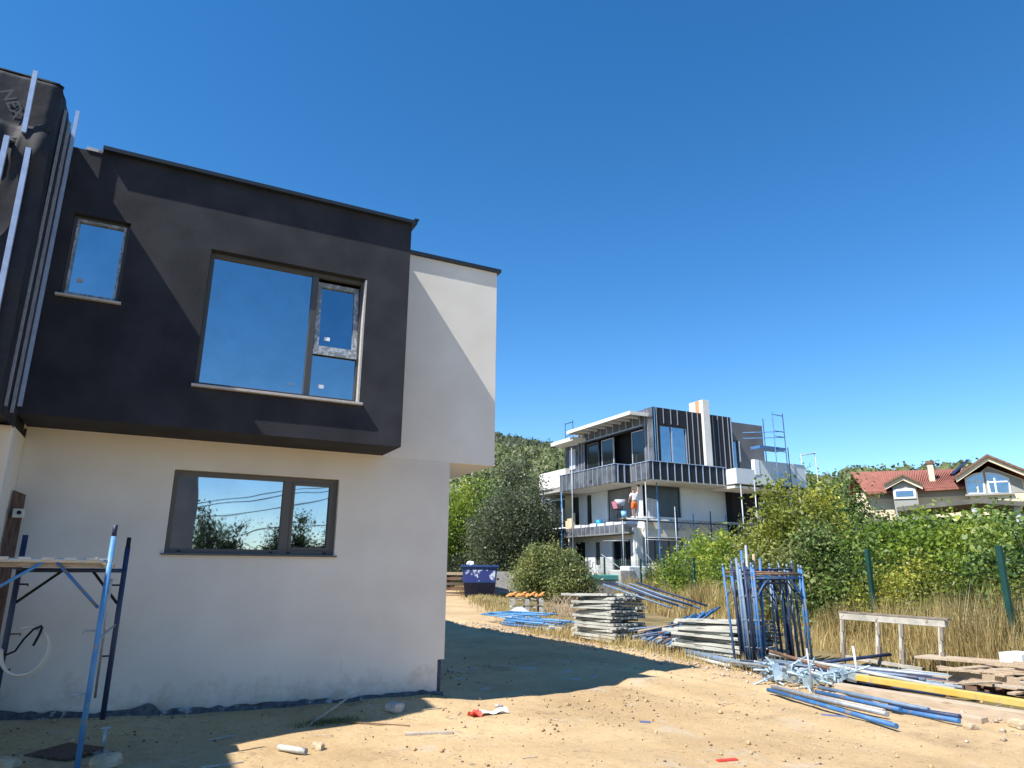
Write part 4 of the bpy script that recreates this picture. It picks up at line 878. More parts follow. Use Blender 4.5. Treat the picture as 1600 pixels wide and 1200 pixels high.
x, y = atD(1292, 24); plant('tree', x, y, 4.2, 1.35, 13000, .12, L_yell, 'second yellow green tree, right of the tallest one behind the frames', 'tree', None, .2, 11, True, 12, .4, shell=.3)
x, y = atD(1262, 20.5); plant('shrub', x, y, 2.6, 1.4, 13000, .105, L_olive, 'dense olive green shrub behind the right end of the standing frames', 'shrub', None, 0, 9, False, 13, .45)
x, y = atD(1320, 20); plant('shrub', x, y, 2.55, 1.3, 12000, .105, L_mid, 'mid green shrub left of the tall fence post', 'shrub', None, 0, 9, False, 15, .4)
x, y = atD(1300, 36); plant('tree', x, y, 4.6, 3.0, 12000, .15, L_mid, 'broad green tree left of the red roofed house', 'tree', None, .3, 10, True, 16, .4)
x, y = atD(1352, 33); plant('tree', x, y, 3.4, 2.2, 10000, .14, L_grey, 'grey green tree before the left dormer of the red roofed house', 'tree', None, .3, 9, True, 17, .5)
x, y = atD(1405, 31); plant('tree', x, y, 3.5, 2.0, 10000, .13, L_grey, 'grey green tree in front of the small left gable', 'tree', None, .3, 9, True, 18, .5)
x, y = atD(1450, 29); plant('tree', x, y, 2.3, 1.8, 8000, .13, L_grey, 'low grey green tree under the dark canopy edge', 'tree', None, .2, 9, True, 28, .45)
for i, (p_, D_, h_, r_, m_, t_, lb) in enumerate([
    (1385, 20.5, 2.75, 1.3, L_bright, .45, 'bright green shrub right of the tall fence post top'),
    (1440, 19.5, 2.7, 1.3, L_bright, .55, 'bright leafy shrub in the middle of the hedge before the red roofed house'),
    (1500, 19, 2.85, 1.3, L_bright, .5, 'bright leafy shrub under the dark canopy of the red roofed house'),
    (1555, 18, 2.65, 1.3, L_bright, .55, 'bright leafy shrub left of the nearest fence post top'),
    (1610, 17.5, 2.8, 1.3, L_mid, .5, 'green shrub at the right edge behind the nearest fence post'),
    (1660, 17, 2.8, 1.3, L_mid, .5, 'green shrub just beyond the right edge of the view')]):
    x, y = atD(p_, D_); plant('shrub', x, y, h_, r_, 12500, .105, m_, lb, 'shrub', 'shrubs in the hedge before the red roofed house', 0, 9, False, 30+i, t_)
for i, (p_, D_, h_, r_, m_, lb) in enumerate([
    (1400, 18.6, 1.75, 1.2, L_yell, 'low yellow green shrub behind the dry grass, right of the tall fence post'),
    (1470, 18.0, 1.8, 1.2, L_yell, 'low yellow green shrub behind the right end of the white trestle'),
    (1545, 17.3, 1.75, 1.1, L_yell, 'low yellow green shrub left of the nearest fence post'),
    (1620, 16.8, 1.7, 1.1, L_yell, 'low yellow green shrub at the right edge behind the fence'),
    (1330, 19.6, 1.6, 1.1, L_olive, 'low olive shrub left of the tall fence post behind the dry grass')]):
    x, y = atD(p_, D_); plant('shrub', x, y, h_, r_, 10500, .07, m_, lb, 'shrub', 'low shrubs behind the dry grass', 0, 8, False, 40+i, .42)
for i, (p_, D_, h_, r_) in enumerate([(1480, 26, 3.0, 2.2), (1560, 25, 2.9, 2.2), (1380, 27, 3.0, 2.0)]):
    x, y = atD(p_, D_); plant('shrub', x, y, h_, r_, 9000, .13, L_mid, ['tall dark shrub behind the middle of the hedge','tall dark shrub behind the right part of the hedge','tall dark shrub behind the left part of the hedge'][i], 'shrub', None, 0, 8, False, 50+i, .3)
x, y = atD(1330, 48); plant('tree', x, y, 6.4, 2.6, 7000, .2, L_mid, 'green tree at the left end of the red roof', 'tree', None, .6, 8, True, 60, .35)
x, y = atD(1275, 60); plant('tree', x, y, 8.6, 3.4, 7000, .24, L_mid, 'green tree between the villa terrace and the red roof', 'tree', None, .6, 8, True, 61, .35)
# orange dry stems in the leftmost yellow green tree
# trees seen only mirrored in the low window
for i, (x, y, h_, r_) in enumerate([(2.6, -22, 4.0, .9), (3.9,-23,3.0,.8), (6.3,-22,3.2,.8), (7.5,-22.5,3.6,.7), (9.3,-23,3.0,1.2), (12,-24,4,2)]):
    plant('tree', x, y, h_*1.12+.5, r_*1.15, 7000, .14, L_mirror, ['tall dark tree mirrored in the left pane of the low window','round dark tree mirrored beside the taller one in the low window','narrow tree mirrored left of the window mullion','slim tree mirrored right of the window mullion','small tree across the yard mirrored at the right pane edge','broad tree across the yard behind the camera'][i], 'tree', 'trees across the yard', .2, 8, True, 70+i, .3)
TW = empty('twin_house', (-4, -12, 0), 'dark clad house across the yard, mirrored at the left of the low window', 'house')
MB().box(-9, 1.35, -15, -9, 0, 5.6).build('wall', M_grey, TW); MB().box(-9.1, 1.45, -15.1, -8.9, 5.6, 5.72).build('roof', M_cop, TW)
PL = empty('power_line', (-14, -15, 0), 'overhead wires between two poles across the yard, mirrored in the low window', 'power line')
MB().tube([(-14,-15,0),(-14,-15,7)], .12, 10).build('pole', M_bark, PL); MB().tube([(17,-15,0),(17,-15,8.4)], .12, 10).build('pole', M_bark, PL)
for (z0, z1) in ((4.24-1.78*.2, 5.33), (4.10-1.78*.2, 5.12), (3.55-1.78*.23, 4.76), (2.95-2.98*.16, 3.74)):
    sl = (z1-z0)/7.3; MB().tube([(x, -15, z0+sl*x+.0016*(x-4)**2+ (0)) for x in np.linspace(-14, 17, 20)], .02, 5).build('wire', M_black, PL)

# ------------------------------------------------------------ grass
def blades(name, n, xy, h0, h1, wd, m, label, tint):
    P = xy(n); P = P[:n]; n = len(P); g = gz(P[:,0], P[:,1]); D = np.hypot(P[:,0], P[:,1])
    h = rng.uniform(h0, h1, n)*(.40+.65*hashn(P[:,0], P[:,1], .8)+.55*hashn(P[:,0]+31, P[:,1], 2.7)); th = rng.uniform(0, 6.28, n); ln = (rng.normal(0, .30, n)+.35*(hashn(P[:,0], P[:,1]+50, 1.9)-.5))*h
    w_ = wd*(.7+.6*rng.random(n))*np.clip(D/12, .8, 3)
    B = np.stack([P[:,0], P[:,1], g-.02], 1); side = np.stack([np.cos(th), np.sin(th), 0*th], 1)*w_[:,None]/2
    le = np.stack([np.cos(th+1.3)*ln, np.sin(th+1.3)*ln, 0*th], 1)
    up_ = np.stack([0*h, 0*h, h], 1)
    v = np.empty((n,5,3)); v[:,0] = B-side; v[:,1] = B+side; v[:,2] = B+side*.8+up_*.55+le*.35; v[:,3] = B-side*.8+up_*.55+le*.35; v[:,4] = B+up_+le
    v = v.reshape(-1,3); base = np.arange(n)[:,None]*5
    f = np.concatenate([base+np.array([[0,1,2,3]]), base+np.array([[3,2,4,4]])])
    # second face as triangle via degenerate free mesh: use tri faces only
    f = np.concatenate([base+np.array([[0,1,2]]), base+np.array([[0,2,3]]), base+np.array([[3,2,4]])])
    tt = np.clip(tint+(hashn(P[:,0], P[:,1], .7)-.5)*.8+rng.normal(0,.18,n), 0, 1)
    o = npmesh(name, v, f, m, tint=np.tile(tt, 3)); return tag(o, label, None, None, 'stuff')
def strip_xy(lo, hi, y0, y1, pw=1.6):
    def f(n):
        y_ = y0+(y1-y0)*rng.random(n)**pw; t = rng.random(n); k_ = rng.integers(0, 1500, n); cy = y0+(y1-y0)*np.random.default_rng(3).random(1500)**pw; ct = np.random.default_rng(4).random(1500); cl = rng.random(n) < .6; y_ = np.where(cl, cy[k_]+rng.normal(0,.09,n), y_); t = np.where(cl, ct[k_]+rng.normal(0,.02,n), t); fx = fenceX(y_); return np.stack([fx+lo+(hi-lo)*t, y_], 1)
    return f
blades('dry_grass', 75000, strip_xy(-.9, 3.2, 2.5, 44), .45, 1.15, .010, L_grass, 'tall dry yellow grass along and behind the mesh fence', .45)
blades('dry_grass_fringe', 9000, strip_xy(-2.0, -.6, 6.0, 40), .15, .55, .010, L_grass, 'short dry grass between the material piles and the fence', .4)
blades('green_weeds', 26000, strip_xy(-.3, 4.5, 2.5, 44), .4, 1.0, .014, L_weed, 'green weeds growing among the dry grass behind the fence', .5)
def pile_edge(n):
    y_ = rng.uniform(9, 44, n); e = 9.2+.34*np.clip(y_-17, 0, 60); return np.stack([e+rng.normal(.25, .3, n)+rng.random(n)*1.2*(y_ > 17), y_], 1)
blades('verge_grass', 12000, pile_edge, .05, .28, .010, L_grass, 'sparse dry grass along the edge of the sandy path', .55)
def tuft(n): return np.stack([rng.normal(1.93, .16, n), 8.0+rng.normal(0, .07, n)], 1)
blades('wall_weeds', 900, lambda n: np.stack([rng.uniform(2.2, 3.6, n)+.0, 8.62+rng.normal(0,.05,n)], 1), .01, .05, .006, L_weed, 'tiny weeds at the foot of the white wall', .4)
blades('grass_tuft', 900, tuft, .03, .09, .007, L_weed, 'small green grass tuft at the shadow edge', .6)

# ------------------------------------------------------------ skip and things at the bend
def local(root_loc, ang):
    c, s_ = math.cos(ang), math.sin(ang); return lambda u, v, z_: (root_loc[0]+u*c-v*s_, root_loc[1]+u*s_+v*c, root_loc[2]+z_)
def lbox(mb, L, u0, u1, v0, v1, z0, z1): return mb.hexa([L(u0,v0,z0),L(u1,v0,z0),L(u1,v1,z0),L(u0,v1,z0),L(u0,v0,z1),L(u1,v0,z1),L(u1,v1,z1),L(u0,v1,z1)])
p = far(749, 931, 40); sk = (p[0], p[1], G(p[0], p[1])); ang = -math.atan2(p[0], p[1]); L = local(sk, ang)
K = empty('skip_container', sk, 'dark blue steel rubbish skip with scuffed upper panel at the far end of the path', 'skip')
mb = MB(); mb.hexa([L(-.78,-.75,.02),L(.78,-.75,.02),L(.78,1.6,.02),L(-.78,1.6,.02),L(-.88,-1.0,.78),L(.88,-1.0,.78),L(.88,1.9,.78),L(-.88,1.9,.78)]); mb.build('lower_body', mat('skip_shade_navy', (.008,.011,.03), .6, (.014,.018,.045), 5), K, .01)  # shade of the inward sloping lower body put into its darker navy
mb = MB(); q = [(-.88,-1.0,.782),(.88,-1.0,.782),(.97,-1.05,1.60),(-.97,-1.05,1.60)]
for (a_, b_) in (((-.88,-1.0),(.88,-1.0)),((.88,-1.0),(.88,1.9)),((.88,1.9),(-.88,1.9)),((-.88,1.9),(-.88,-1.0))):
    f_ = 1.10; i_ = .95
    mb.hexa([L(a_[0],a_[1],.78),L(b_[0],b_[1],.78),L(b_[0]*i_,b_[1]*i_,.78),L(a_[0]*i_,a_[1]*i_,.78),L(a_[0]*f_,a_[1]*1.05,1.60),L(b_[0]*f_,b_[1]*1.05,1.60),L(b_[0]*f_*.95,b_[1]*1.0,1.60),L(a_[0]*f_*.95,a_[1]*1.0,1.60)])
mb.build('upper_body', M_skip, K)
mb = MB(); mb.hexa([L(-.80,-1.006,.86),L(.80,-1.006,.86),L(.80,-.99,.86),L(-.80,-.99,.86),L(-.86,-1.062,1.46),L(.86,-1.062,1.46),L(.86,-1.03,1.46),L(-.86,-1.03,1.46)]); mb.build('scuffed_panel', M_skipw, K)
mb = MB()
lbox(mb, L, -1.04, 1.04, -1.14, -1.03, 1.59, 1.70); lbox(mb, L, -1.04, 1.04, 1.95, 2.06, 1.59, 1.70); lbox(mb, L, -1.04, -.94, -1.03, 1.95, 1.59, 1.70); lbox(mb, L, .94, 1.04, -1.03, 1.95, 1.59, 1.70)
mb.build('rim', M_skip, K, .01)
for s_ in (-1, 1): mb = MB(); mb.tube([L(s_*.95, .2, .95), L(s_*1.09, .2, .95)], .05, 10); mb.build('lifting_lug', M_skip, K)
mb = MB(); lbox(mb, L, -.85, .85, -.9, 1.8, 1.2, 1.55); mb.build('rubbish_fill', M_conc, K)
rr = rock('white_bag', (0,0), (.20,.2,.12), M_foam, 'small white bag lying on the rim of the blue skip', 'bag', 9); rr.location = L(-.52, -.85, 1.78)
# timber stack left of the skip
tsx = far(708, 930, 41.5)
for l_ in range(5):
    for k_ in range(2):
        a_ = (tsx[0]-1.6+.05*l_*(-1)**l_, tsx[1]+.6*k_, .30+.28*l_); b_ = (a_[0]+2.3+.15*(-1)**l_, a_[1]-.9, a_[2])
        tag(MB().beam(a_, b_, .4, .15).build('brown_timber', M_woodd if l_ % 2 else M_wood, None, 0, a_), 'brown timber in the stack between the white house and the blue skip', 'timber', 'timbers stacked left of the skip')
pw = far(800, 925, 43)
tag(MB().beam((pw[0]-1.2, pw[1]+.3, .9), (pw[0]+1.4, pw[1]-.6, .9), .25, 1.3).build('low_wall', M_conc, None, 0, pw), 'low grey brown wall between the blue skip and the ivy hedge', 'wall')
# pallets with orange planks
pp = onZ(822, 948, .12); pp = far(822, 948, 27.5); g = G(pp[0], pp[1]); La = local((pp[0], pp[1], g), math.radians(-25))
for l_ in range(2):
    pa = empty('pallet', La(0,0,.25*l_), ['lower grey pallet under the orange planks', 'upper grey pallet directly under the orange planks'][l_], 'pallet', 'pallets under the orange planks')
    z0 = .08+.28*l_
    for k_ in range(5): mb = MB(); lbox(mb, La, -.62+.27*k_, -.46+.27*k_, -.6, .6, z0+.17, z0+.20); mb.build('slat', M_deck, pa)
    for k_ in range(3):
        for j_ in range(3): mb = MB(); lbox(mb, La, -.6+.53*k_, -.44+.53*k_, -.6+.53*j_, -.48+.53*j_, z0, z0+.17); mb.build('block', M_conc, pa)
for i in range(12):
    a_ = Vector(La(-.75+.12*i, -.55+.05*math.sin(i), .66+.03*(i % 3))); b_ = Vector(La(-.55+.12*i+.1*math.sin(i*2), .75, .68+.05*((i+1) % 3)))
    tag(MB().beam(a_, b_, .10, .03).build('orange_plank', M_orange, None, 0, a_), 'orange plank on the pallets at the bend of the path', 'plank', 'orange planks on the pallets')
rs = onZ(822, 966, .05)
cloth(10, 10, lambda u, v: (rs[0]-.9+u*1.3, rs[1]-.3+v*1.0, G(rs[0],rs[1])+.05+.30*math.sin(u*3.1)*math.sin(v*3.1)*(.8+.3*math.sin(u*9+v*5))), None)
o = cloth(14, 12, lambda u, v: (rs[0]-.7+u*1.2, rs[1]-.3+v*1.3, G(rs[0],rs[1])-.02+.36*math.sin(u*3.1)*math.sin(v*3.1)*(.8+.3*math.sin(u*9+v*5))), None).build('cement_sack', M_lightp, None, 0, rs)
tag(o, 'pale crumpled cement sack on the verge left of the bright blue tubes', 'sack')
# brushwood
bw = empty('brushwood_heap', (pp[0]+1.0, pp[1]-2.0, G(pp[0]+1, pp[1]-2)), 'tangled dry brushwood below the ivy hedge beside the orange planks', 'brushwood'); mb = MB()
for i in range(160):
    a_ = Vector((pp[0]+.4+random.gauss(.5,.45), pp[1]-1.6+random.gauss(0,.7), G(pp[0],pp[1])+.02)); d_ = Vector((random.gauss(0,.35), random.gauss(0,.35), random.uniform(.3,.9)))
    mb.tube([a_, a_+d_*.6+Vector((random.gauss(0,.08),0,0)), a_+d_+Vector((random.gauss(0,.15), random.gauss(0,.15), -.1))], .008, 4, False, .004)
tag(mb.build('twigs', M_wood, bw), None, None, None, 'stuff')
for i, (x_, y_, s_) in enumerate([(10.3,16.3,.15),(10.0,16.7,.12),(9.8,17.0,.1),(10.1,17.2,.13)]):
    rock('rubble_block', (x_, y_), (s_, s_*.8, s_*.6), M_stone if i % 2 else M_conc, ['large pale block beside the taller deck stack','grey block left of the large pale one','small tan block by the ends of the bright blue tubes','grey rubble block at the tips of the bright blue tubes'][i], 'rubble', 30+i)

# ------------------------------------------------------------ unfinished villa
V = empty('unfinished_villa', (29, 35, .5), 'three storey villa under construction, black clad above white floors, with scaffolding', 'house')
hg = [(27.02, 30.1, 2.1, 3.60)]; h1 = [(27.02, 30.07, 4.92, 6.86)]
mb = MB(); holes(mb, 'Y', 34.8, 35.05, 27.0, 33.9, .2, 6.96, hg+h1)
hl = [(35.9, 38.6, 4.7, 6.86), (40.5, 41.15, 4.7, 6.75), (42.1, 43.0, 4.7, 6.75), (36.2, 38.2, .5, 3.55), (39.6, 40.2, 2.0, 3.5), (41.4, 42.7, .5, 3.55)]
holes(mb, 'X', 27.0, 27.25, 35.05, 43.6, .2, 6.96, hl)
mb.box(33.65, 33.9, 35.05, 43.6, .2, 6.96).box(27.25, 33.65, 43.35, 43.6, .2, 6.96)
mb.build('white_wall', M_whitev := mat('white_render_villa', (.60,.63,.66), .9, (.68,.71,.735), .8), V)
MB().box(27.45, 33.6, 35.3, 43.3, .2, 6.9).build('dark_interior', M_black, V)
MB().box(27.25, 33.6, 35.05, 43.3, 3.9, 4.5).box(27.25, 33.6, 35.05, 43.3, 6.9, 6.96).build('floor_slab', M_conc, V)
def winY(x0, x1, z0, z1, Y, m=M_glassf, fm=M_frame, nm='window', muls=()):
    f_ = MB(); rect_frame(f_, x0, x1, Y, Y+.08, z0, z1, .06)
    for q_ in muls: f_.box(q_-.04, q_+.04, Y, Y+.08, z0+.06, z1-.06)
    f_ = f_.build(nm, fm, V); e_ = sorted([x0+.06, *[v for q_ in muls for v in (q_-.04, q_+.04)], x1-.06])
    for i in range(0, len(e_), 2): MB().box(e_[i], e_[i+1], Y+.04, Y+.05, z0+.06, z1-.06).build('pane', m, f_)
def winX(y0, y1, z0, z1, X, m=M_glassf, fm=M_frame, nm='window', muls=()):
    f_ = MB(); rect_frameX(f_, X, X+.08, y0, y1, z0, z1, .06)
    for q_ in muls: f_.box(X, X+.08, q_-.04, q_+.04, z0+.06, z1-.06)
    f_ = f_.build(nm, fm, V); e_ = sorted([y0+.06, *[v for q_ in muls for v in (q_-.04, q_+.04)], y1-.06])
    for i in range(0, len(e_), 2): MB().box(X+.04, X+.05, e_[i], e_[i+1], z0+.06, z1-.06).build('pane', m, f_)
winY(27.02, 30.1, 2.1, 3.6, 34.88, M_grey, muls=(27.9, 29.0)); winY(27.3, 30.07, 4.92, 6.86, 34.9, mat('dark_panel', (.04,.06,.08), .3, (.05,.075,.10), 1.2), muls=())
winX(35.9, 38.6, 4.7, 6.86, 27.1, M_grey); winX(40.5, 41.15, 4.7, 6.75, 27.1, M_glassd); winX(42.1, 43.0, 4.7, 6.75, 27.1, M_glassd)
winX(36.2, 38.2, .5, 3.55, 27.08, M_glassd, M_grey, muls=(36.9, 37.3)); winX(39.6, 40.2, 2.0, 3.5, 27.1, M_frameb); winX(41.4, 42.7, .5, 3.55, 27.1, M_black)
cu = cloth(16, 10, lambda u, v: (27.35+u*.95, 34.86+.03*math.sin(u*22), 4.93+v*1.15*(1-.1*u)), None); cu.build('pale_curtain', M_lightp, V)
MB().box(26.40, 26.85, 34.75, 35.15, .2, 4.2).build('corner_column', M_white, V)
MB().box(26.85, 30.4, 34.55, 34.797, 3.62, 4.12).box(26.85, 28.1, 34.5, 34.797, 4.12, 4.72).build('white_spandrel', M_white, V, .02)
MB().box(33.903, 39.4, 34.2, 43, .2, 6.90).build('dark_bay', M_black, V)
MB().box(33.9, 38.3, 32.6, 34.2, 4.0, 4.12).box(33.9, 35.6, 31.6, 31.8, 4.12, 4.75).box(33.9, 38.3, 31.6, 34.2, 3.98, 4.118).build('white_balcony', M_white, V)
# lower left balcony
MB().box(26.0, 27.0, 35.0, 43.4, 3.85, 3.95).box(26.05, 26.15, 35.5, 43.4, 3.95, 4.42).build('balcony_slab', M_grey, V)
MB().box(26.02, 26.05, 36.2, 43.4, 3.90, 4.44).box(26.02, 27.0, 35.45, 35.5, 3.90, 4.44).build('grey_membrane_lower', M_memg, V)
for i in range(13): MB().box(25.985, 26.018, 36.4+.55*i, 36.46+.55*i, 3.86, 4.44).build('batten', M_battw, V)
for i in range(6): tag(MB().box(26.1+.03*(i%2), 26.5, 35.9+.95*i, 36.6+.95*i, 4.45, 4.60+.05*(i % 2)).build('white_board', M_foam, None, .01, (26.3, 36+.95*i, 4.45)), 'white insulation board lying on the lower balcony edge of the villa', 'board', 'white boards on the lower balcony edge')
# balcony ring above the first floor
MB().box(25.2, 27.0, 34.98, 41.6, 6.86, 6.96).box(26.3, 33.9, 32.95, 34.797, 6.86, 6.96).box(27.0,33.9,34.797,35.05,6.962,7.0).build('soffit', M_white, V)
MB().box(27.0, 33.9, 32.95, 43.6, 7.0, 7.1).box(25.2, 27.0, 35.0, 43.6, 6.962, 7.1).build('terrace_floor', M_conc, V)
MB().box(26.2, 32.15, 32.85, 32.95, 6.96, 8.02).box(26.2, 26.3, 32.95, 34.94, 6.96, 8.02).build('front_parapet', M_memb, V)
MB().box(25.17, 26.2, 34.94, 35.04, 6.9, 8.02).build('step_parapet', M_memb, V)
MB().box(25.07, 25.17, 34.94, 41.5, 6.92, 8.02).box(26.195, 26.2, 33.0, 34.9, 6.97, 8.0).build('left_parapet', M_memg, V)
MB().box(26.15, 32.15, 32.80, 33.0, 8.022, 8.06).box(26.15, 26.35, 33.0, 34.9, 8.022, 8.06).box(25.02, 26.15, 34.9, 35.08, 8.022, 8.06).box(25.02, 25.22, 35.08, 41.5, 8.022, 8.06).build('parapet_rail', M_batt, V)
for i in range(11): MB().box(26.32+.56*i, 26.37+.56*i, 32.81, 32.848, 6.90, 8.02).build('batten', M_batt, V)
for i in range(4): MB().box(26.155, 26.19, 33.2+.5*i, 33.26+.5*i, 6.92, 8.02).build('batten', M_battw, V)
for i in range(2): MB().box(25.25+.5*i, 25.33+.5*i, 34.90, 34.938, 6.88, 8.02).build('batten', M_batt, V)
for i in range(12): MB().box(25.03, 25.068, 35.16+.54*i, 35.205+.54*i, 6.88, 8.02).build('batten', M_battw, V)
# top storey
ht = [(28.03, 30.25, 8.0, 10.66)]
mb = MB(); holes(mb, 'Y', 34.04, 34.3, 27.5, 34.2, 7.1, 11.76, ht); holes(mb, 'X', 27.5, 27.75, 34.3, 42.8, 7.1, 11.76, [(35.05, 41.9, 7.3, 10.6)])
mb.box(27.75, 34.2, 34.3, 42.8, 11.5, 11.74).box(27.75, 34.2, 42.6, 42.8, 7.1, 11.5).box(34.0, 34.2, 34.3, 42.6, 7.1, 11.5); mb.build('black_wall', M_memb, V)
MB().box(27.46, 27.498, 34.03, 35.0, 7.1, 11.74).box(27.46, 27.498, 35.0, 42.0, 10.65, 11.74).box(27.46, 27.498, 41.95, 42.8, 7.1, 10.65).build('grey_membrane', M_memg, V)
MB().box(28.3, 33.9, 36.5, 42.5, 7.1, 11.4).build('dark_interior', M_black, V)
winY(28.03, 30.25, 7.9, 10.66, 34.14, glass('villa_glass', (.30,.36,.42), .04), M_frame, 'sliding_window', (29.0,))
MB().box(28.97, 29.06, 34.10, 34.138, 8.0, 10.6).box(30.16, 30.22, 34.10, 34.138, 7.9, 10.6).build('pale_frame_strip', M_batt, V)
winX(35.05, 36.45, 7.3, 10.5, 27.58, M_glassd, M_lightp, 'sliding_door'); winX(38.5, 39.95, 7.3, 10.5, 27.58, M_glassd, M_lightp, 'sliding_door'); winX(40.3, 41.8, 7.3, 10.5, 27.58, M_glassd, M_memg, 'sliding_door')
for x_ in (27.62, 27.78, 28.35+.0, 28.95, 29.5, 30.3, 30.75, 31.2, 32.5, 32.95, 33.4, 33.85, 34.12):
    zl = 10.75 if 28.1 < x_ < 30.1 else 7.6
    MB().box(x_-.022, x_+.022, 34.0, 34.038, zl, 11.76).build('batten', M_bluel if x_ < 27.7 else M_battw if x_ < 34 else M_batt, V)
for y_ in (34.5, 34.8, 41.95, 42.3, 42.7): MB().box(27.42, 27.458, y_-.03, y_+.03, 7.2, 11.7).build('batten', M_battw, V)
for i in range(9): 
    y_ = 35.3+.75*i; MB().box(27.41, 27.458, y_-.03, y_+.03, 10.72, 11.5).build('batten', M_batt, V)
MB().box(27.40, 27.455, 35.05, 42.0, 10.70, 10.76).build('batten', M_batt, V)
# chimney pillar
MB().box(31.5, 32.06, 33.78, 34.0, 7.0, 12.64).box(31.5, 32.06, 34.0, 35.1, 11.765, 12.64).build('chimney_pillar', M_white, V, .01)
MB().box(31.494, 31.499, 34.15, 34.5, 11.77, 12.645).build('orange_stripe', mat('orange_stripe', (.75,.30,.14), .8), V)
# pergola
PG = MB(); PG.box(26.0, 26.12, 34.4, 42.0, 11.18, 11.38).box(26.12, 27.9, 34.4, 34.52, 11.18, 11.38).box(26.12, 27.45, 41.88, 42.0, 11.18, 11.38).build('pergola_frame', M_white, V)
for i in range(7): MB().box(26.12, 27.45, 35.4+.95*i, 35.5+.95*i, 11.2, 11.34).build('rafter', M_whitep, V)
MB().box(26.05, 27.5, 34.45, 42.0, 11.385, 11.42).build('pergola_deck', M_lightp, V)
MB().box(26.3, 27.5, 41.7, 44.8, 10.72, 10.98).build('small_canopy', M_white, V)
MB().box(27.5, 30.0, 42.82, 44.6, 7.1, 10.7).build('grey_end_wall', M_memg, V); MB().box(27.44, 27.498, 43.2, 44.0, 8.9, 10.4).box(27.44, 27.498, 42.9, 44.5, 7.2, 8.5).build('pale_board', M_lightp, V)
# grey block right
mb = MB(); holes(mb, 'Y', 34.6, 34.8, 34.203, 37.65, 7.1, 11.62, [(34.75, 35.25, 7.6, 10.35)]); mb.box(34.203, 37.65, 34.8, 41, 7.1, 11.62); mb.build('grey_block', M_greyb, V)
winY(34.77, 35.23, 7.62, 10.33, 34.68, glass('narrow_glass', (.25,.30,.36), .06)); MB().box(35.25, 35.36, 34.585, 34.598, 8.9, 10.3).build('white_reveal', M_foam, V)
# right white parapets
MB().box(32.2, 34.2, 31.96, 33.4, 6.96, 7.92).box(34.203, 38.4, 31.96, 34.2, 7.02, 7.9).box(34.203, 38.4, 31.96, 32.1, 7.9, 8.55).build('white_parapet', mat('white_parapet', (.58,.61,.63), .9, (.64,.67,.68), .6), V)
MB().box(33.8, 34.2, 31.93, 32.2, 7.6, 8.58).build('parapet_pier', M_foam, V)
MB().box(34.2, 38.4, 31.9, 34.2, 6.85, 6.96).build('dark_slab_edge', M_cop, V); MB().box(32.2, 38.0, 32.2, 34.19, 6.70, 6.848).build('right_soffit', M_white, V)
# far left white parapet and opening
MB().box(26.85, 27.1, 43.65, 47.6, 7.65, 8.95).box(27.1, 27.3, 43.65, 43.8, 7.65, 8.95).box(27.1, 31, 47.3, 47.6, .2, 8.9).build('left_white_parapet', M_white, V, .02)
MB().box(26.8, 33, 43.8, 47.5, 7.3, 7.45).box(26.8, 33, 43.7, 47.5, 4.3, 4.5).build('left_slab', M_conc, V)
MB().box(28.8, 33, 43.8, 47.3, .2, 7.3).build('dark_recess', M_grey, V)
winX(44.2, 47.1, 4.7, 6.9, 27.6, M_glassd, M_foam, 'wrapped_window', (45.4,))
MB().box(26.6, 27.0, 43.0, 43.3, 4.5, 6.9).box(26.5, 26.8, 42.3, 42.9, 4.5, 5.6).build('cream_board', M_cream, V)

# scaffolding round the villa
def sc_root(loc, label): return empty('facade_scaffold', loc, label, 'scaffold', 'scaffolds round the unfinished villa')
def tb(r, name, pts, m=M_galv, rad=.035): return MB().tube(pts, rad, 7).build(name, m, r)
S1 = sc_root((30, 34, .5), 'low scaffold with plank deck along the white front wall of the villa')
for i, x_ in enumerate((26.3, 27.15, 28.6, 29.9, 31.3, 32.6, 33.9, 35.2)):
    top = (7.2, 7.1, 5.2, 5.1, 5.3, 5.1, 5.3, 5.1)[i]
    tb(S1, 'standard', [(x_, 33.55, .4), (x_, 33.55, top)], (M_galv, M_bluel, M_navy, M_bluel, M_navy, M_bluel, M_navy, M_navy)[i])
    if i > 1: tb(S1, 'brace', [(x_, 33.55, 4.0), (x_+.5, 33.55, 4.6)], M_blueg, .025); tb(S1, 'brace', [(x_, 33.55, 4.0), (x_-.45, 33.55, 4.6)], M_blueg, .025)
tb(S1, 'ledger', [(26.3, 33.5, 3.55), (31.3, 33.5, 3.65)], M_galv, .025); tb(S1, 'ledger', [(26.2, 33.5, 2.0), (29, 33.5, 2.0)], M_galv, .05)
tb(S1, 'diagonal', [(31.3, 33.6, 4.6), (34.0, 33.6, 3.4)], M_navy, .025); tb(S1, 'ledger', [(24.9, 33.6, 4.58), (35.9, 33.6, 4.58)], M_galv, .05); tb(S1, 'ledger', [(24.9, 34.35, 4.58), (35.9, 34.35, 4.58)], M_navy, .04)
for i in range(5):
    for k_ in range(2): MB().box(24.9+2.2*i, 27.05+2.2*i, 33.6+.38*k_, 33.95+.38*k_, 4.61, 4.69).build('deck_board', M_deck if i % 2 else M_woodg, S1)
S2 = sc_root((25.4, 36, .5), 'scaffold of thin poles along the left side of the villa')
for (px_, y0_, y1_, X_, m) in ((893, 700, 905, 24.9, M_galv), (877, 770, 900, 24.6, M_bluel), (849, 765, 880, 24.4, M_navy), (972, 800, 925, 25.3, M_galv)):
    a_ = onX(px_, y0_, X_); b_ = onX(px_+3, y1_, X_); tb(S2, 'standard', [(X_, a_[1], a_[2]), (X_, a_[1], .5)], m)
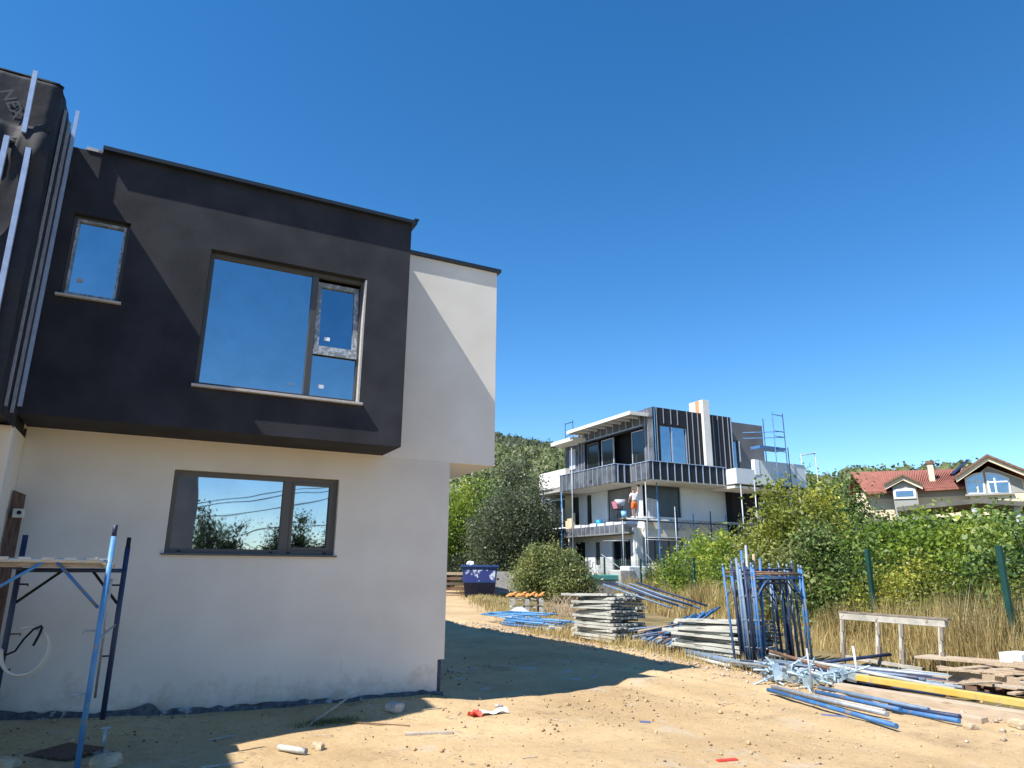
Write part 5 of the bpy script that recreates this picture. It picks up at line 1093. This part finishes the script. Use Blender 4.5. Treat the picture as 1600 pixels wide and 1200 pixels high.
tb(S2, 'ledger', [(24.8, 36.0, 3.4), (25.9, 34.9, 3.4)], M_galv, .025); tb(S2, 'diagonal', [(25.0, 36.5, 2.6), (25.9, 34.7, 1.3)], M_galv, .03)
tb(S2, 'ledger', [(24.6, 42.0, 6.4), (24.4, 46.0, 6.4)], M_deck, .06)
S3 = sc_root((33.6, 30.6, .5), 'tall blue scaffold tower rising above the right terrace of the villa')
Yt = 31.4
def wp(px_, py_, Y_=Yt): return tuple(onY(px_, py_, Y_))
def post(px0, py0, px1, py1, m, Y_=Yt, zb=None):
    a_ = onY(px0, py0, Y_); b_ = onY(px1, py1, Y_); return tb(S3, 'standard', [(a_[0], Y_, a_[2]), (a_[0], Y_, b_[2] if zb is None else zb)], m, .03)
a_ = onY(1206, 643, Yt); b_ = onY(1220, 649, Yt); xl, xr = a_[0], b_[0]; zt = a_[2]; zz_ = lambda py_: onY(1212, py_, Yt)[2]
for (x_, y_, z1) in ((xl, Yt, zt), (xl+.1, Yt+.9, zt-.3), (xr+.35, Yt, zz_(697)), (xr+.1, Yt-.05, zt-.05)):
    tb(S3, 'standard', [(x_, y_, .5), (x_, y_, z1)], M_navy if x_ > xl else M_blue, .03)
for py_ in (648, 673, 681, 704, 740, 790): tb(S3, 'ledger', [(xl, Yt, zz_(py_)), (xr+.1, Yt, zz_(py_)-.03)], M_blue, .028)
for py_ in (673, 682): tb(S3, 'ledger', [(xl-1.5, Yt+1.2, zz_(py_+2)), (xr, Yt, zz_(py_))], M_bluel, .025)
MB().box(xl-1.3, xr+.2, Yt+.05, Yt+.85, zz_(702), zz_(698)).build('deck_board', M_blue, S3)
tb(S3, 'diagonal', [(xl+.7, Yt-.05, zz_(735)), (xr+.3, Yt-.05, zz_(755))], M_blueg, .025)
for (px_, py_, m) in ((1157, 757, M_galv), (1178, 748, M_galv)): q_ = onY(px_, py_, 31.2); tb(S3, 'standard', [(q_[0]+.0, 31.2, q_[2]), (q_[0], 31.2, .5)], m, .04)
S4 = sc_root((38.6, 32.5, .5), 'pale scaffold frame at the far right corner of the villa terrace')
Y4 = 33.0; q0 = onY(1251, 709, Y4); q1 = onY(1273, 706, Y4)
for q_ in (q0, q1): tb(S4, 'standard', [(q_[0], Y4, .5), (q_[0], Y4, q_[2])], M_deck, .03)
tb(S4, 'ledger', [(q0[0], Y4, q0[2]-.1), (q1[0], Y4, q1[2]-.1)], M_deck, .04); tb(S4, 'ledger', [(q0[0]-3, Y4-.6, 7.9), (q1[0], Y4, 7.55)], M_navy, .025)
S5 = sc_root((27.5, 45, 9), 'thin dark scaffold frame behind the left end of the pergola roof')
Y5 = 45.5; q0 = onY(883, 661, Y5); q1 = onY(895, 657, Y5)
for q_ in (q0, q1): tb(S5, 'standard', [(q_[0], Y5, 7.5), (q_[0], Y5, q_[2])], M_navy, .03)
tb(S5, 'ledger', [(q0[0], Y5, q0[2]-.1), (q1[0], Y5, q1[2]-.1)], M_navy, .03); tb(S5, 'ledger', [(q0[0], Y5, q0[2]-1.1), (q1[0], Y5, q1[2]-1.1)], M_navy, .03)
tb(S5, 'ledger', [(q0[0], Y5, q0[2]-2.1), (q1[0], Y5, q1[2]-2.0)], M_deck, .03)

S6 = sc_root((36, 31.2, .5), 'tangle of grey poles and ledgers before the dark bay under the right terrace')
for i, x_ in enumerate((32.9, 34.6, 35.6, 36.7, 37.9)):
    tb(S6, 'standard', [(x_, 31.0+.15*(i % 2), .5), (x_, 31.0+.15*(i % 2), (5.6, 6.9, 6.1, 6.9, 6.6)[i])], M_galv if i % 2 else M_navy, .03)
for z_ in (3.2, 4.7, 5.7): tb(S6, 'ledger', [(32.9, 31.0, z_), (37.9, 31.1, z_+.08)], M_galv if z_ < 5 else M_blueg, .028)
tb(S6, 'diagonal', [(32.9, 31.0, 3.2), (34.6, 31.0, 4.7)], M_galv, .025); tb(S6, 'diagonal', [(36.7, 31.0, 3.3), (35.6, 31.0, 5.6)], M_navy, .025)
for i in range(3): MB().box(32.6+1.9*i, 34.4+1.9*i, 31.05, 31.5, 4.75, 4.81).build('deck_board', M_woodg, S6)
S7 = sc_root((28, 33, .5), 'second row of thin poles close to the lower villa corner')
for i, x_ in enumerate((25.7, 26.8, 28.0)): tb(S7, 'standard', [(x_, 33.0, .4), (x_, 33.0, (4.4, 4.9, 5.4)[i])], (M_galv, M_navy, M_galv)[i], .028)
for z_ in (1.9, 3.4): tb(S7, 'ledger', [(25.7, 33.0, z_), (28.9, 33.0, z_)], M_galv, .028)
tb(S7, 'diagonal', [(25.7, 33.0, 2.6), (26.8, 33.0, 1.4)], M_galv, .025)
# things on the villa decks
def bucket(loc, m, label, grp, r_=.17, h_=.36):
    b_ = empty('bucket', loc, label, 'bucket', grp); x_, y_, z_ = loc
    MB().tube([(x_,y_,z_),(x_,y_,z_+h_)], r_*.8, 16, True, r_).build('body', m, b_); MB().tube([(x_,y_,z_+h_),(x_,y_,z_+h_+.02)], r_*1.07, 16).build('rim', M_bucket, b_)
    MB().tube([(x_-r_, y_, z_+h_), (x_-r_*.7, y_-.05, z_+h_-.16), (x_+r_*.7, y_-.05, z_+h_-.16), (x_+r_, y_, z_+h_)], .008, 5).build('handle', M_galv, b_)
q_ = onY(975, 811, 33.85); bucket((q_[0], 33.85, 4.69), M_bucketl, 'pale blue bucket with bright rim on the deck by the worker', 'blue buckets on the villa')
q_ = onX(934, 822, 26.2); bucket((26.28, q_[1], 4.45), M_bucket, 'bright blue bucket on the lower balcony edge left of the worker', 'blue buckets on the villa', .19, .42)
q_ = onY(968, 800, 34.1); cx_ = q_[0]
ch = empty('pink_chair', (cx_, 34.1, 4.69), 'pink backed chair standing on the deck beside the worker', 'chair')
MB().hexa([(cx_-.22,34.0,5.15),(cx_+.18,34.0,5.15),(cx_+.18,34.4,5.15),(cx_-.22,34.4,5.15),(cx_-.22,34.0,5.2),(cx_+.18,34.0,5.2),(cx_+.18,34.4,5.2),(cx_-.22,34.4,5.2)]).build('seat', M_black, ch, .01)
MB().hexa([(cx_-.22,34.0,5.2),(cx_-.16,34.0,5.2),(cx_-.16,34.4,5.2),(cx_-.22,34.4,5.2),(cx_-.36,34.0,5.62),(cx_-.30,34.0,5.62),(cx_-.30,34.4,5.62),(cx_-.36,34.4,5.62)]).build('backrest', M_pink, ch, .015)
for dx, dy in ((-.2,34.02),(.16,34.02),(-.2,34.38),(.16,34.38)): MB().tube([(cx_+dx,dy,4.69),(cx_+dx,dy,5.15)], .015, 6).build('leg', M_black, ch)
tbx = empty('mixing_tub', (cx_+.35, 34.5, 5.35), 'grey blue mixing tub held on a black stand beside the worker', 'tub')
MB().tube([(cx_+.35,34.5,5.42),(cx_+.35,34.5,5.78)], .22, 18, True, .34).build('tub', M_lightp, tbx)
for a_ in (0, 2.1, 4.2): MB().tube([(cx_+.35+.25*math.cos(a_),34.5+.2*math.sin(a_),4.7),(cx_+.35+.15*math.cos(a_),34.5+.15*math.sin(a_),5.42)], .02, 6).build('stand_leg', M_black, tbx)
# worker
def skin_body(name, verts, edges, radii, m, parent, sub=2, root=0):
    me = bpy.data.meshes.new(name); me.from_pydata(verts, edges, []); o = bpy.data.objects.new(name, me); col.objects.link(o)
    me.materials.append(m); sk_ = o.modifiers.new('skin', 'SKIN'); sk_.use_smooth_shade = True
    for i, v_ in enumerate(me.skin_vertices[0].data): v_.radius = radii[i] if isinstance(radii[i], tuple) else (radii[i], radii[i]); v_.use_root = (i == root)
    ss = o.modifiers.new('sub', 'SUBSURF'); ss.levels = sub; ss.render_levels = sub; o.parent = parent; return o
q_ = onY(992, 811, 34.15); WK = empty('person', (q_[0], 34.15, 4.69), 'worker in white shirt and orange shorts reaching up to the villa ceiling, seen from behind', 'person')
bv = [(0,0,.95),(0,.01,1.15),(0,.02,1.36),(0,.02,1.50),(0,.04,1.60),(0,.05,1.70),
      (.10,0,.90),(.13,.02,.50),(.13,-.02,.10),(.14,.10,.04), (-.10,0,.90),(-.12,.04,.50),(-.11,0,.10),(-.12,.12,.04),
      (.19,.02,1.42),(.34,.08,1.62),(.42,.12,1.86),(.43,.13,1.95), (-.19,.02,1.42),(-.29,.06,1.18),(-.25,.2,.98),(-.24,.24,.92)]
be = [(0,1),(1,2),(2,3),(3,4),(4,5),(0,6),(6,7),(7,8),(8,9),(0,10),(10,11),(11,12),(12,13),(2,14),(14,15),(15,16),(16,17),(2,18),(18,19),(19,20),(20,21)]
br = [.15,.13,.16,.06,.10,.09,.10,.065,.045,.05,.10,.065,.045,.05,.07,.05,.04,.045,.07,.05,.04,.045]
skin_body('body', bv, be, br, M_skin, WK)
skin_body('shirt', [(0,0,1.0),(0,.01,1.18),(0,.02,1.38),(0,.02,1.46),(.19,.02,1.43),(.30,.06,1.57),(-.19,.02,1.43),(-.26,.05,1.26)], [(0,1),(1,2),(2,3),(2,4),(4,5),(2,6),(6,7)], [.175,.165,.18,.10,.095,.075,.095,.075], M_shirt, WK)
skin_body('shorts', [(0,0,1.0),(0,0,.90),(.11,0,.82),(.135,.01,.55),(-.11,0,.82),(-.13,.02,.55)], [(0,1),(1,2),(2,3),(1,4),(4,5)], [.17,.16,.115,.105,.115,.105], M_shorts, WK)
skin_body('hair', [(0,.03,1.66),(0,.045,1.73)], [(0,1)], [.10,.095], M_hair, WK)
for s_ in (-1, 1): MB().box(WK.location.x+s_*.13-.055, WK.location.x+s_*.13+.055, 34.05, 34.33, 4.69, 4.79).build('shoe', M_foam, WK, .03)
MB().box(WK.location.x+.38, WK.location.x+.52, 34.2, 34.3, 6.64, 6.74).build('trowel', M_black, WK)

# pallets and blocks at the villa foot
for i, (p_, y_, sx, sz, m, lb, ct) in enumerate([(918, 905, .9, .95, M_foam, 'white crate left of the teal sheet at the villa foot', 'crate'), (975, 915, 1.0, 1.5, M_conc, 'pale block stack behind the second far fence post', 'block stack'), (990, 915, 1.2, 1.7, M_foam, 'white wrapped pack behind the second far fence post', 'pack'), (1035, 900, .9, 1.9, M_conc, 'pale rounded pack at the villa corner below the grey window', 'pack')]):
    q_ = far(p_, y_, 39+.5*i); g = G(q_[0], q_[1]); tag(MB().box(q_[0]-sx/2, q_[0]+sx/2, q_[1]-.4, q_[1]+.4, g, g+sz).build('building_pack', m, None, .06, (q_[0], q_[1], g)), lb, ct)
q_ = far(940, 898, 39); tag(MB().box(q_[0]-1.1, q_[0]+1.0, q_[1]-.5, q_[1]+.5, 1.15, 1.42).build('teal_sheet', M_teal, None, .03, (q_[0], q_[1], 1.1)), 'teal tarpaulin over a low pack at the villa foot', 'tarpaulin')
tag(MB().box(q_[0]-1.0, q_[0]+.9, q_[1]-.45, q_[1]+.45, G(q_[0],q_[1]), 1.14).build('block_stack', M_conc, None, .03, (q_[0], q_[1], .5)), 'grey block stack underneath the teal tarpaulin', 'block stack')

# ------------------------------------------------------------ red roofed house
DC = 56.0; az_ = math.radians(57); cx0, cy0 = math.sin(az_)*DC, math.cos(az_)*DC
ex = np.array([math.cos(az_), -math.sin(az_), 0]); ey = np.array([math.sin(az_), math.cos(az_), 0])
def C(u, v, z_): return (cx0+ex[0]*u+ey[0]*v, cy0+ex[1]*u+ey[1]*v, z_)
def uz(px_, py_, v=0):
    d_ = ray(px_, py_); t = (cx0*ey[0]+cy0*ey[1]+v)/(d_[0]*ey[0]+d_[1]*ey[1]); P_ = EYE+d_*t; return float((P_[0]-cx0)*ex[0]+(P_[1]-cy0)*ex[1]), float(P_[2])
HC = empty('red_roofed_house', C(0, 0, 2), 'cream house with red tiled roof, gables and arched windows at the far right', 'house')
def cbox(u0, u1, v0, v1, z0, z1, name, m, par=None, bev=0):
    return MB().hexa([C(u0,v0,z0),C(u1,v0,z0),C(u1,v1,z0),C(u0,v1,z0),C(u0,v0,z1),C(u1,v0,z1),C(u1,v1,z1),C(u0,v1,z1)]).build(name, m, par or HC, bev)
def prism(pts, v0, v1, name, m, par=None):
    n_ = len(pts); mb = MB(); mb.add([C(u, v0, z_) for u, z_ in pts]+[C(u, v1, z_) for u, z_ in pts], [tuple(range(n_)), tuple(range(2*n_-1, n_-1, -1))]+[(i+n_, (i+1) % n_+n_, (i+1) % n_, i) for i in range(n_)])
    return mb.build(name, m, par or HC)
U = lambda x_, y_, v=0: uz(x_, y_, v)
# big gable on the right
gl, gpk, gr_ = U(1492, 749), U(1541, 716), U(1604, 744)
zb = U(1500, 790)[1]; zc = U(1500, 776)[1]
prism([(gl[0]+.7, 1.5), (gr_[0]-.2, 1.5), (gr_[0]-.2, gl[1]-.2), (gpk[0], gpk[1]-.55), (gl[0]+.7, gl[1]-.2)], 0, 9, 'gable_wall', M_cream)
cz = U(1500, 773)[1]
prism([(gl[0]+.8, cz), (gr_[0]-.3, cz), (gr_[0]-.3, gl[1]-.25), (gpk[0], gpk[1]-.62), (gl[0]+.8, gl[1]-.25)], -.03, -.001, 'gable_shade_panel', M_cgrey)  # grey panel paints the shade under the gable roof onto the cream wall
def roof_pair(L_, P_, R_, v0, v1, th=.16):
    prism([(L_[0], L_[1]), (P_[0], P_[1]), (P_[0], P_[1]+th), (L_[0], L_[1]+th)], v0, v1, 'roof', M_roof)
    prism([(P_[0], P_[1]), (R_[0], R_[1]), (R_[0], R_[1]+th), (P_[0], P_[1]+th)], v0, v1, 'roof', M_roof)
    prism([(L_[0], L_[1]), (P_[0], P_[1]), (P_[0], P_[1]+.15), (L_[0], L_[1]+.15)], v0-.06, v0-.003, 'roof_trim', M_rust); prism([(P_[0], P_[1]), (R_[0], R_[1]), (R_[0], R_[1]+.15), (P_[0], P_[1]+.15)], v0-.06, v0-.003, 'roof_trim', M_rust)
    prism([(L_[0]+.05, L_[1]-.28), (P_[0], P_[1]-.28), (P_[0], P_[1]-.01), (L_[0], L_[1]-.01)], v0+.1, v0+.25, 'barge_board', M_cream); prism([(P_[0], P_[1]-.28), (R_[0]-.05, R_[1]-.28), (R_[0], R_[1]-.01), (P_[0], P_[1]-.01)], v0+.1, v0+.25, 'barge_board', M_cream)
roof_pair(gl, gpk, (gr_[0]+1.2, gr_[1]-.6), -.9, 9)
def arch_win(x0, x1, yb, ytl, ytr, muls):
    a_ = U(x0, yb); b_ = U(x1, yb); tl = U(x0, ytl); tr = U(x1, ytr); n_ = 8
    top = [(b_[0]+(a_[0]-b_[0])*t, tr[1]+(tl[1]-tr[1])*t**1.0+.12*math.sin(t*math.pi)) for t in np.linspace(0, 1, n_)]
    f_ = prism([(a_[0], a_[1]), (b_[0], b_[1])]+top, -.10, -.032, 'window', M_whitep)
    s_ = .14; cx_ = (a_[0]+b_[0])/2; cyy = (a_[1]+tl[1])/2
    prism([(a_[0]+s_, a_[1]+s_), (b_[0]-s_, b_[1]+s_)]+[(cx_+(u-cx_)*.9, z_-s_) for u, z_ in top], -.115, -.101, 'pane', M_glassf, f_)
    for t in muls: u = a_[0]+(b_[0]-a_[0])*t; prism([(u-.05, a_[1]+.1), (u+.05, a_[1]+.1), (u+.05, min(tl[1], tr[1])+.05), (u-.05, min(tl[1], tr[1])+.05)], -.14, -.116, 'glazing_bar', M_whitep, f_)
    zt_ = a_[1]+(min(tl[1], tr[1])-a_[1])*.75; prism([(a_[0]+.1, zt_), (b_[0]-.1, zt_), (b_[0]-.1, zt_+.09), (a_[0]+.1, zt_+.09)], -.16, -.141, 'glazing_bar', M_whitep, f_)
arch_win(1511, 1541, 773, 748, 738, (.6,)); arch_win(1545, 1581, 773, 738, 747, (.35,))
su = U(1508, 774)[0], U(1585, 774)[0]; cbox(su[0], su[1], -.2, -.032, cz-.12, cz-.001, 'window_sill', M_cgrey)
# main body and roof
ml, mr = U(1385, 770)[0], gl[0]+.7
cbox(ml-2, mr, 1.0, 9, 1.5, U(1470, 765, 1)[1], 'main_wall', M_cream)
cbox(U(1375,779,1)[0], mr, .96, .999, U(1470, 776, 1)[1], U(1470, 765, 1)[1], 'grey_band', M_cgrey)
r1, r2 = U(1330, 741, 5), U(1500, 737, 5); e1, e2 = U(1352, 772, 0), U(1510, 763, 0)
mb = MB(); mb.hexa([(*C(e1[0], .2, e1[1])[:2], e1[1]), C(e2[0], .2, e2[1]), C(r2[0]+2, 5, r2[1]), C(r1[0], 5, r1[1]), C(e1[0], .2, e1[1]+.15), C(e2[0], .2, e2[1]+.15), C(r2[0]+2, 5, r2[1]+.15), C(r1[0], 5, r1[1]+.15)]); mb.build('roof', M_roof, HC)
mb = MB(); mb.hexa([C(r1[0], 5.01, r1[1]), C(r2[0]+2, 5.01, r2[1]), C(r2[0]+2, 10, e2[1]), C(r1[0]-1, 10, e1[1]), C(r1[0], 5.01, r1[1]+.15), C(r2[0]+2, 5.01, r2[1]+.15), C(r2[0]+2, 10, e2[1]+.15), C(r1[0]-1, 10, e1[1]+.15)]); mb.build('roof', M_roof, HC)
for t in np.linspace(.0, 1, 56):   # tile rolls down the slope
    a_ = Vector(C(e1[0]+(e2[0]-e1[0])*t, .2, e1[1]+(e2[1]-e1[1])*t+.16)); b_ = Vector(C(r1[0]+(r2[0]+2-r1[0])*t, 5, r1[1]+(r2[1]-r1[1])*t+.16)); MB().tube([a_+Vector((0,0,-.02)), b_+Vector((0,0,-.02))], .045, 5, False).build('roof_tile_row', M_roof, HC)
# small gable
sl, sp, sr = U(1381, 759, -.6), U(1410, 744, -.6), U(1442, 758, -.6)
roof_pair(sl, sp, sr, -.7, 4, .13)
prism([(sl[0]+.5, 1.5), (sr[0]-.4, 1.5), (sr[0]-.4, sl[1]-.1), (sp[0], sp[1]-.3), (sl[0]+.5, sl[1]-.1)], -.3, 4, 'dormer_wall', M_cgrey)
w0, w1 = U(1397, 780, -.3), U(1430, 763, -.3); cbox(w0[0], w1[0], -.38, -.301, w0[1], w1[1], 'dormer_window', M_whitep); cbox(w0[0]+.15, w1[0]-.15, -.40, -.381, w0[1]+.15, w1[1]-.15, 'dormer_pane', M_glassf)
cl, cr = U(1454, 762, 2)[0], U(1467, 762, 2)[0]; ct_ = U(1460, 724, 2)[1]
ch_ = cbox(cl, cr-.15, 2, 2.7, U(1460, 764, 2)[1]-.5, ct_, 'chimney', M_cream); cbox(cl-.08, cr-.07, 1.92, 2.78, ct_+.001, ct_+.2, 'chimney_cap', M_woodd, ch_)
s0, s1, s2 = U(1484, 741, 3), U(1510, 718, 3), U(1498, 740, 3)
prism([(s0[0], s0[1]), (s0[0]+.25, s0[1]), (s1[0]+.1, s1[1]-.1), (s1[0], s1[1])], 3, 4.6, 'solar_panel', M_solar); MB().tube([C(s2[0], 3.1, s2[1]-.2), C(s1[0]-.1, 3.1, s1[1]-.1)], .04, 6).build('solar_bracket', M_galv, HC)
# dark canopy before the house
DCx = lambda px_, py_, D_: far(px_, py_, D_)
CN = empty('dark_canopy', tuple(far(1500, 800, 42)), 'low dark flat canopy standing in front of the red roofed house', 'canopy')
A1 = far(1402, 799, 42); B1 = far(1530, 786, 40); C1 = far(1640, 794, 40)
mb = MB()
for (p_, q_) in ((A1, B1), (B1, C1)):
    n_ = Vector((.84, .54, 0))*5; p_ = Vector(p_); q_ = Vector(q_); mb.hexa([p_, q_, q_+n_, p_+n_, p_+Vector((0,0,.22)), q_+Vector((0,0,.22)), q_+n_+Vector((0,0,.22)), p_+n_+Vector((0,0,.22))])
mb.build('roof', mat('canopy_felt', (.10,.095,.085), .9, (.16,.15,.13), 2), CN)
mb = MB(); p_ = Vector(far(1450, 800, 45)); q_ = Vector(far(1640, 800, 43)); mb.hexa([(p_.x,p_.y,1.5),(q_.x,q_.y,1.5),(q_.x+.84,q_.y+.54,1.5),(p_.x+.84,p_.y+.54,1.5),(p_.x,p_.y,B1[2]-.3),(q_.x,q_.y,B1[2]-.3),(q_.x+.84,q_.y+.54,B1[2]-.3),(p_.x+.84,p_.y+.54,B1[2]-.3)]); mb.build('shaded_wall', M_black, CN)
for px_ in (1525, 1592): p_ = far(px_, 800, 40.4); MB().box(p_[0]-.12, p_[0]+.12, p_[1]-.12, p_[1]+.12, 1.5, B1[2]-.2).build('post', M_lightp, CN)
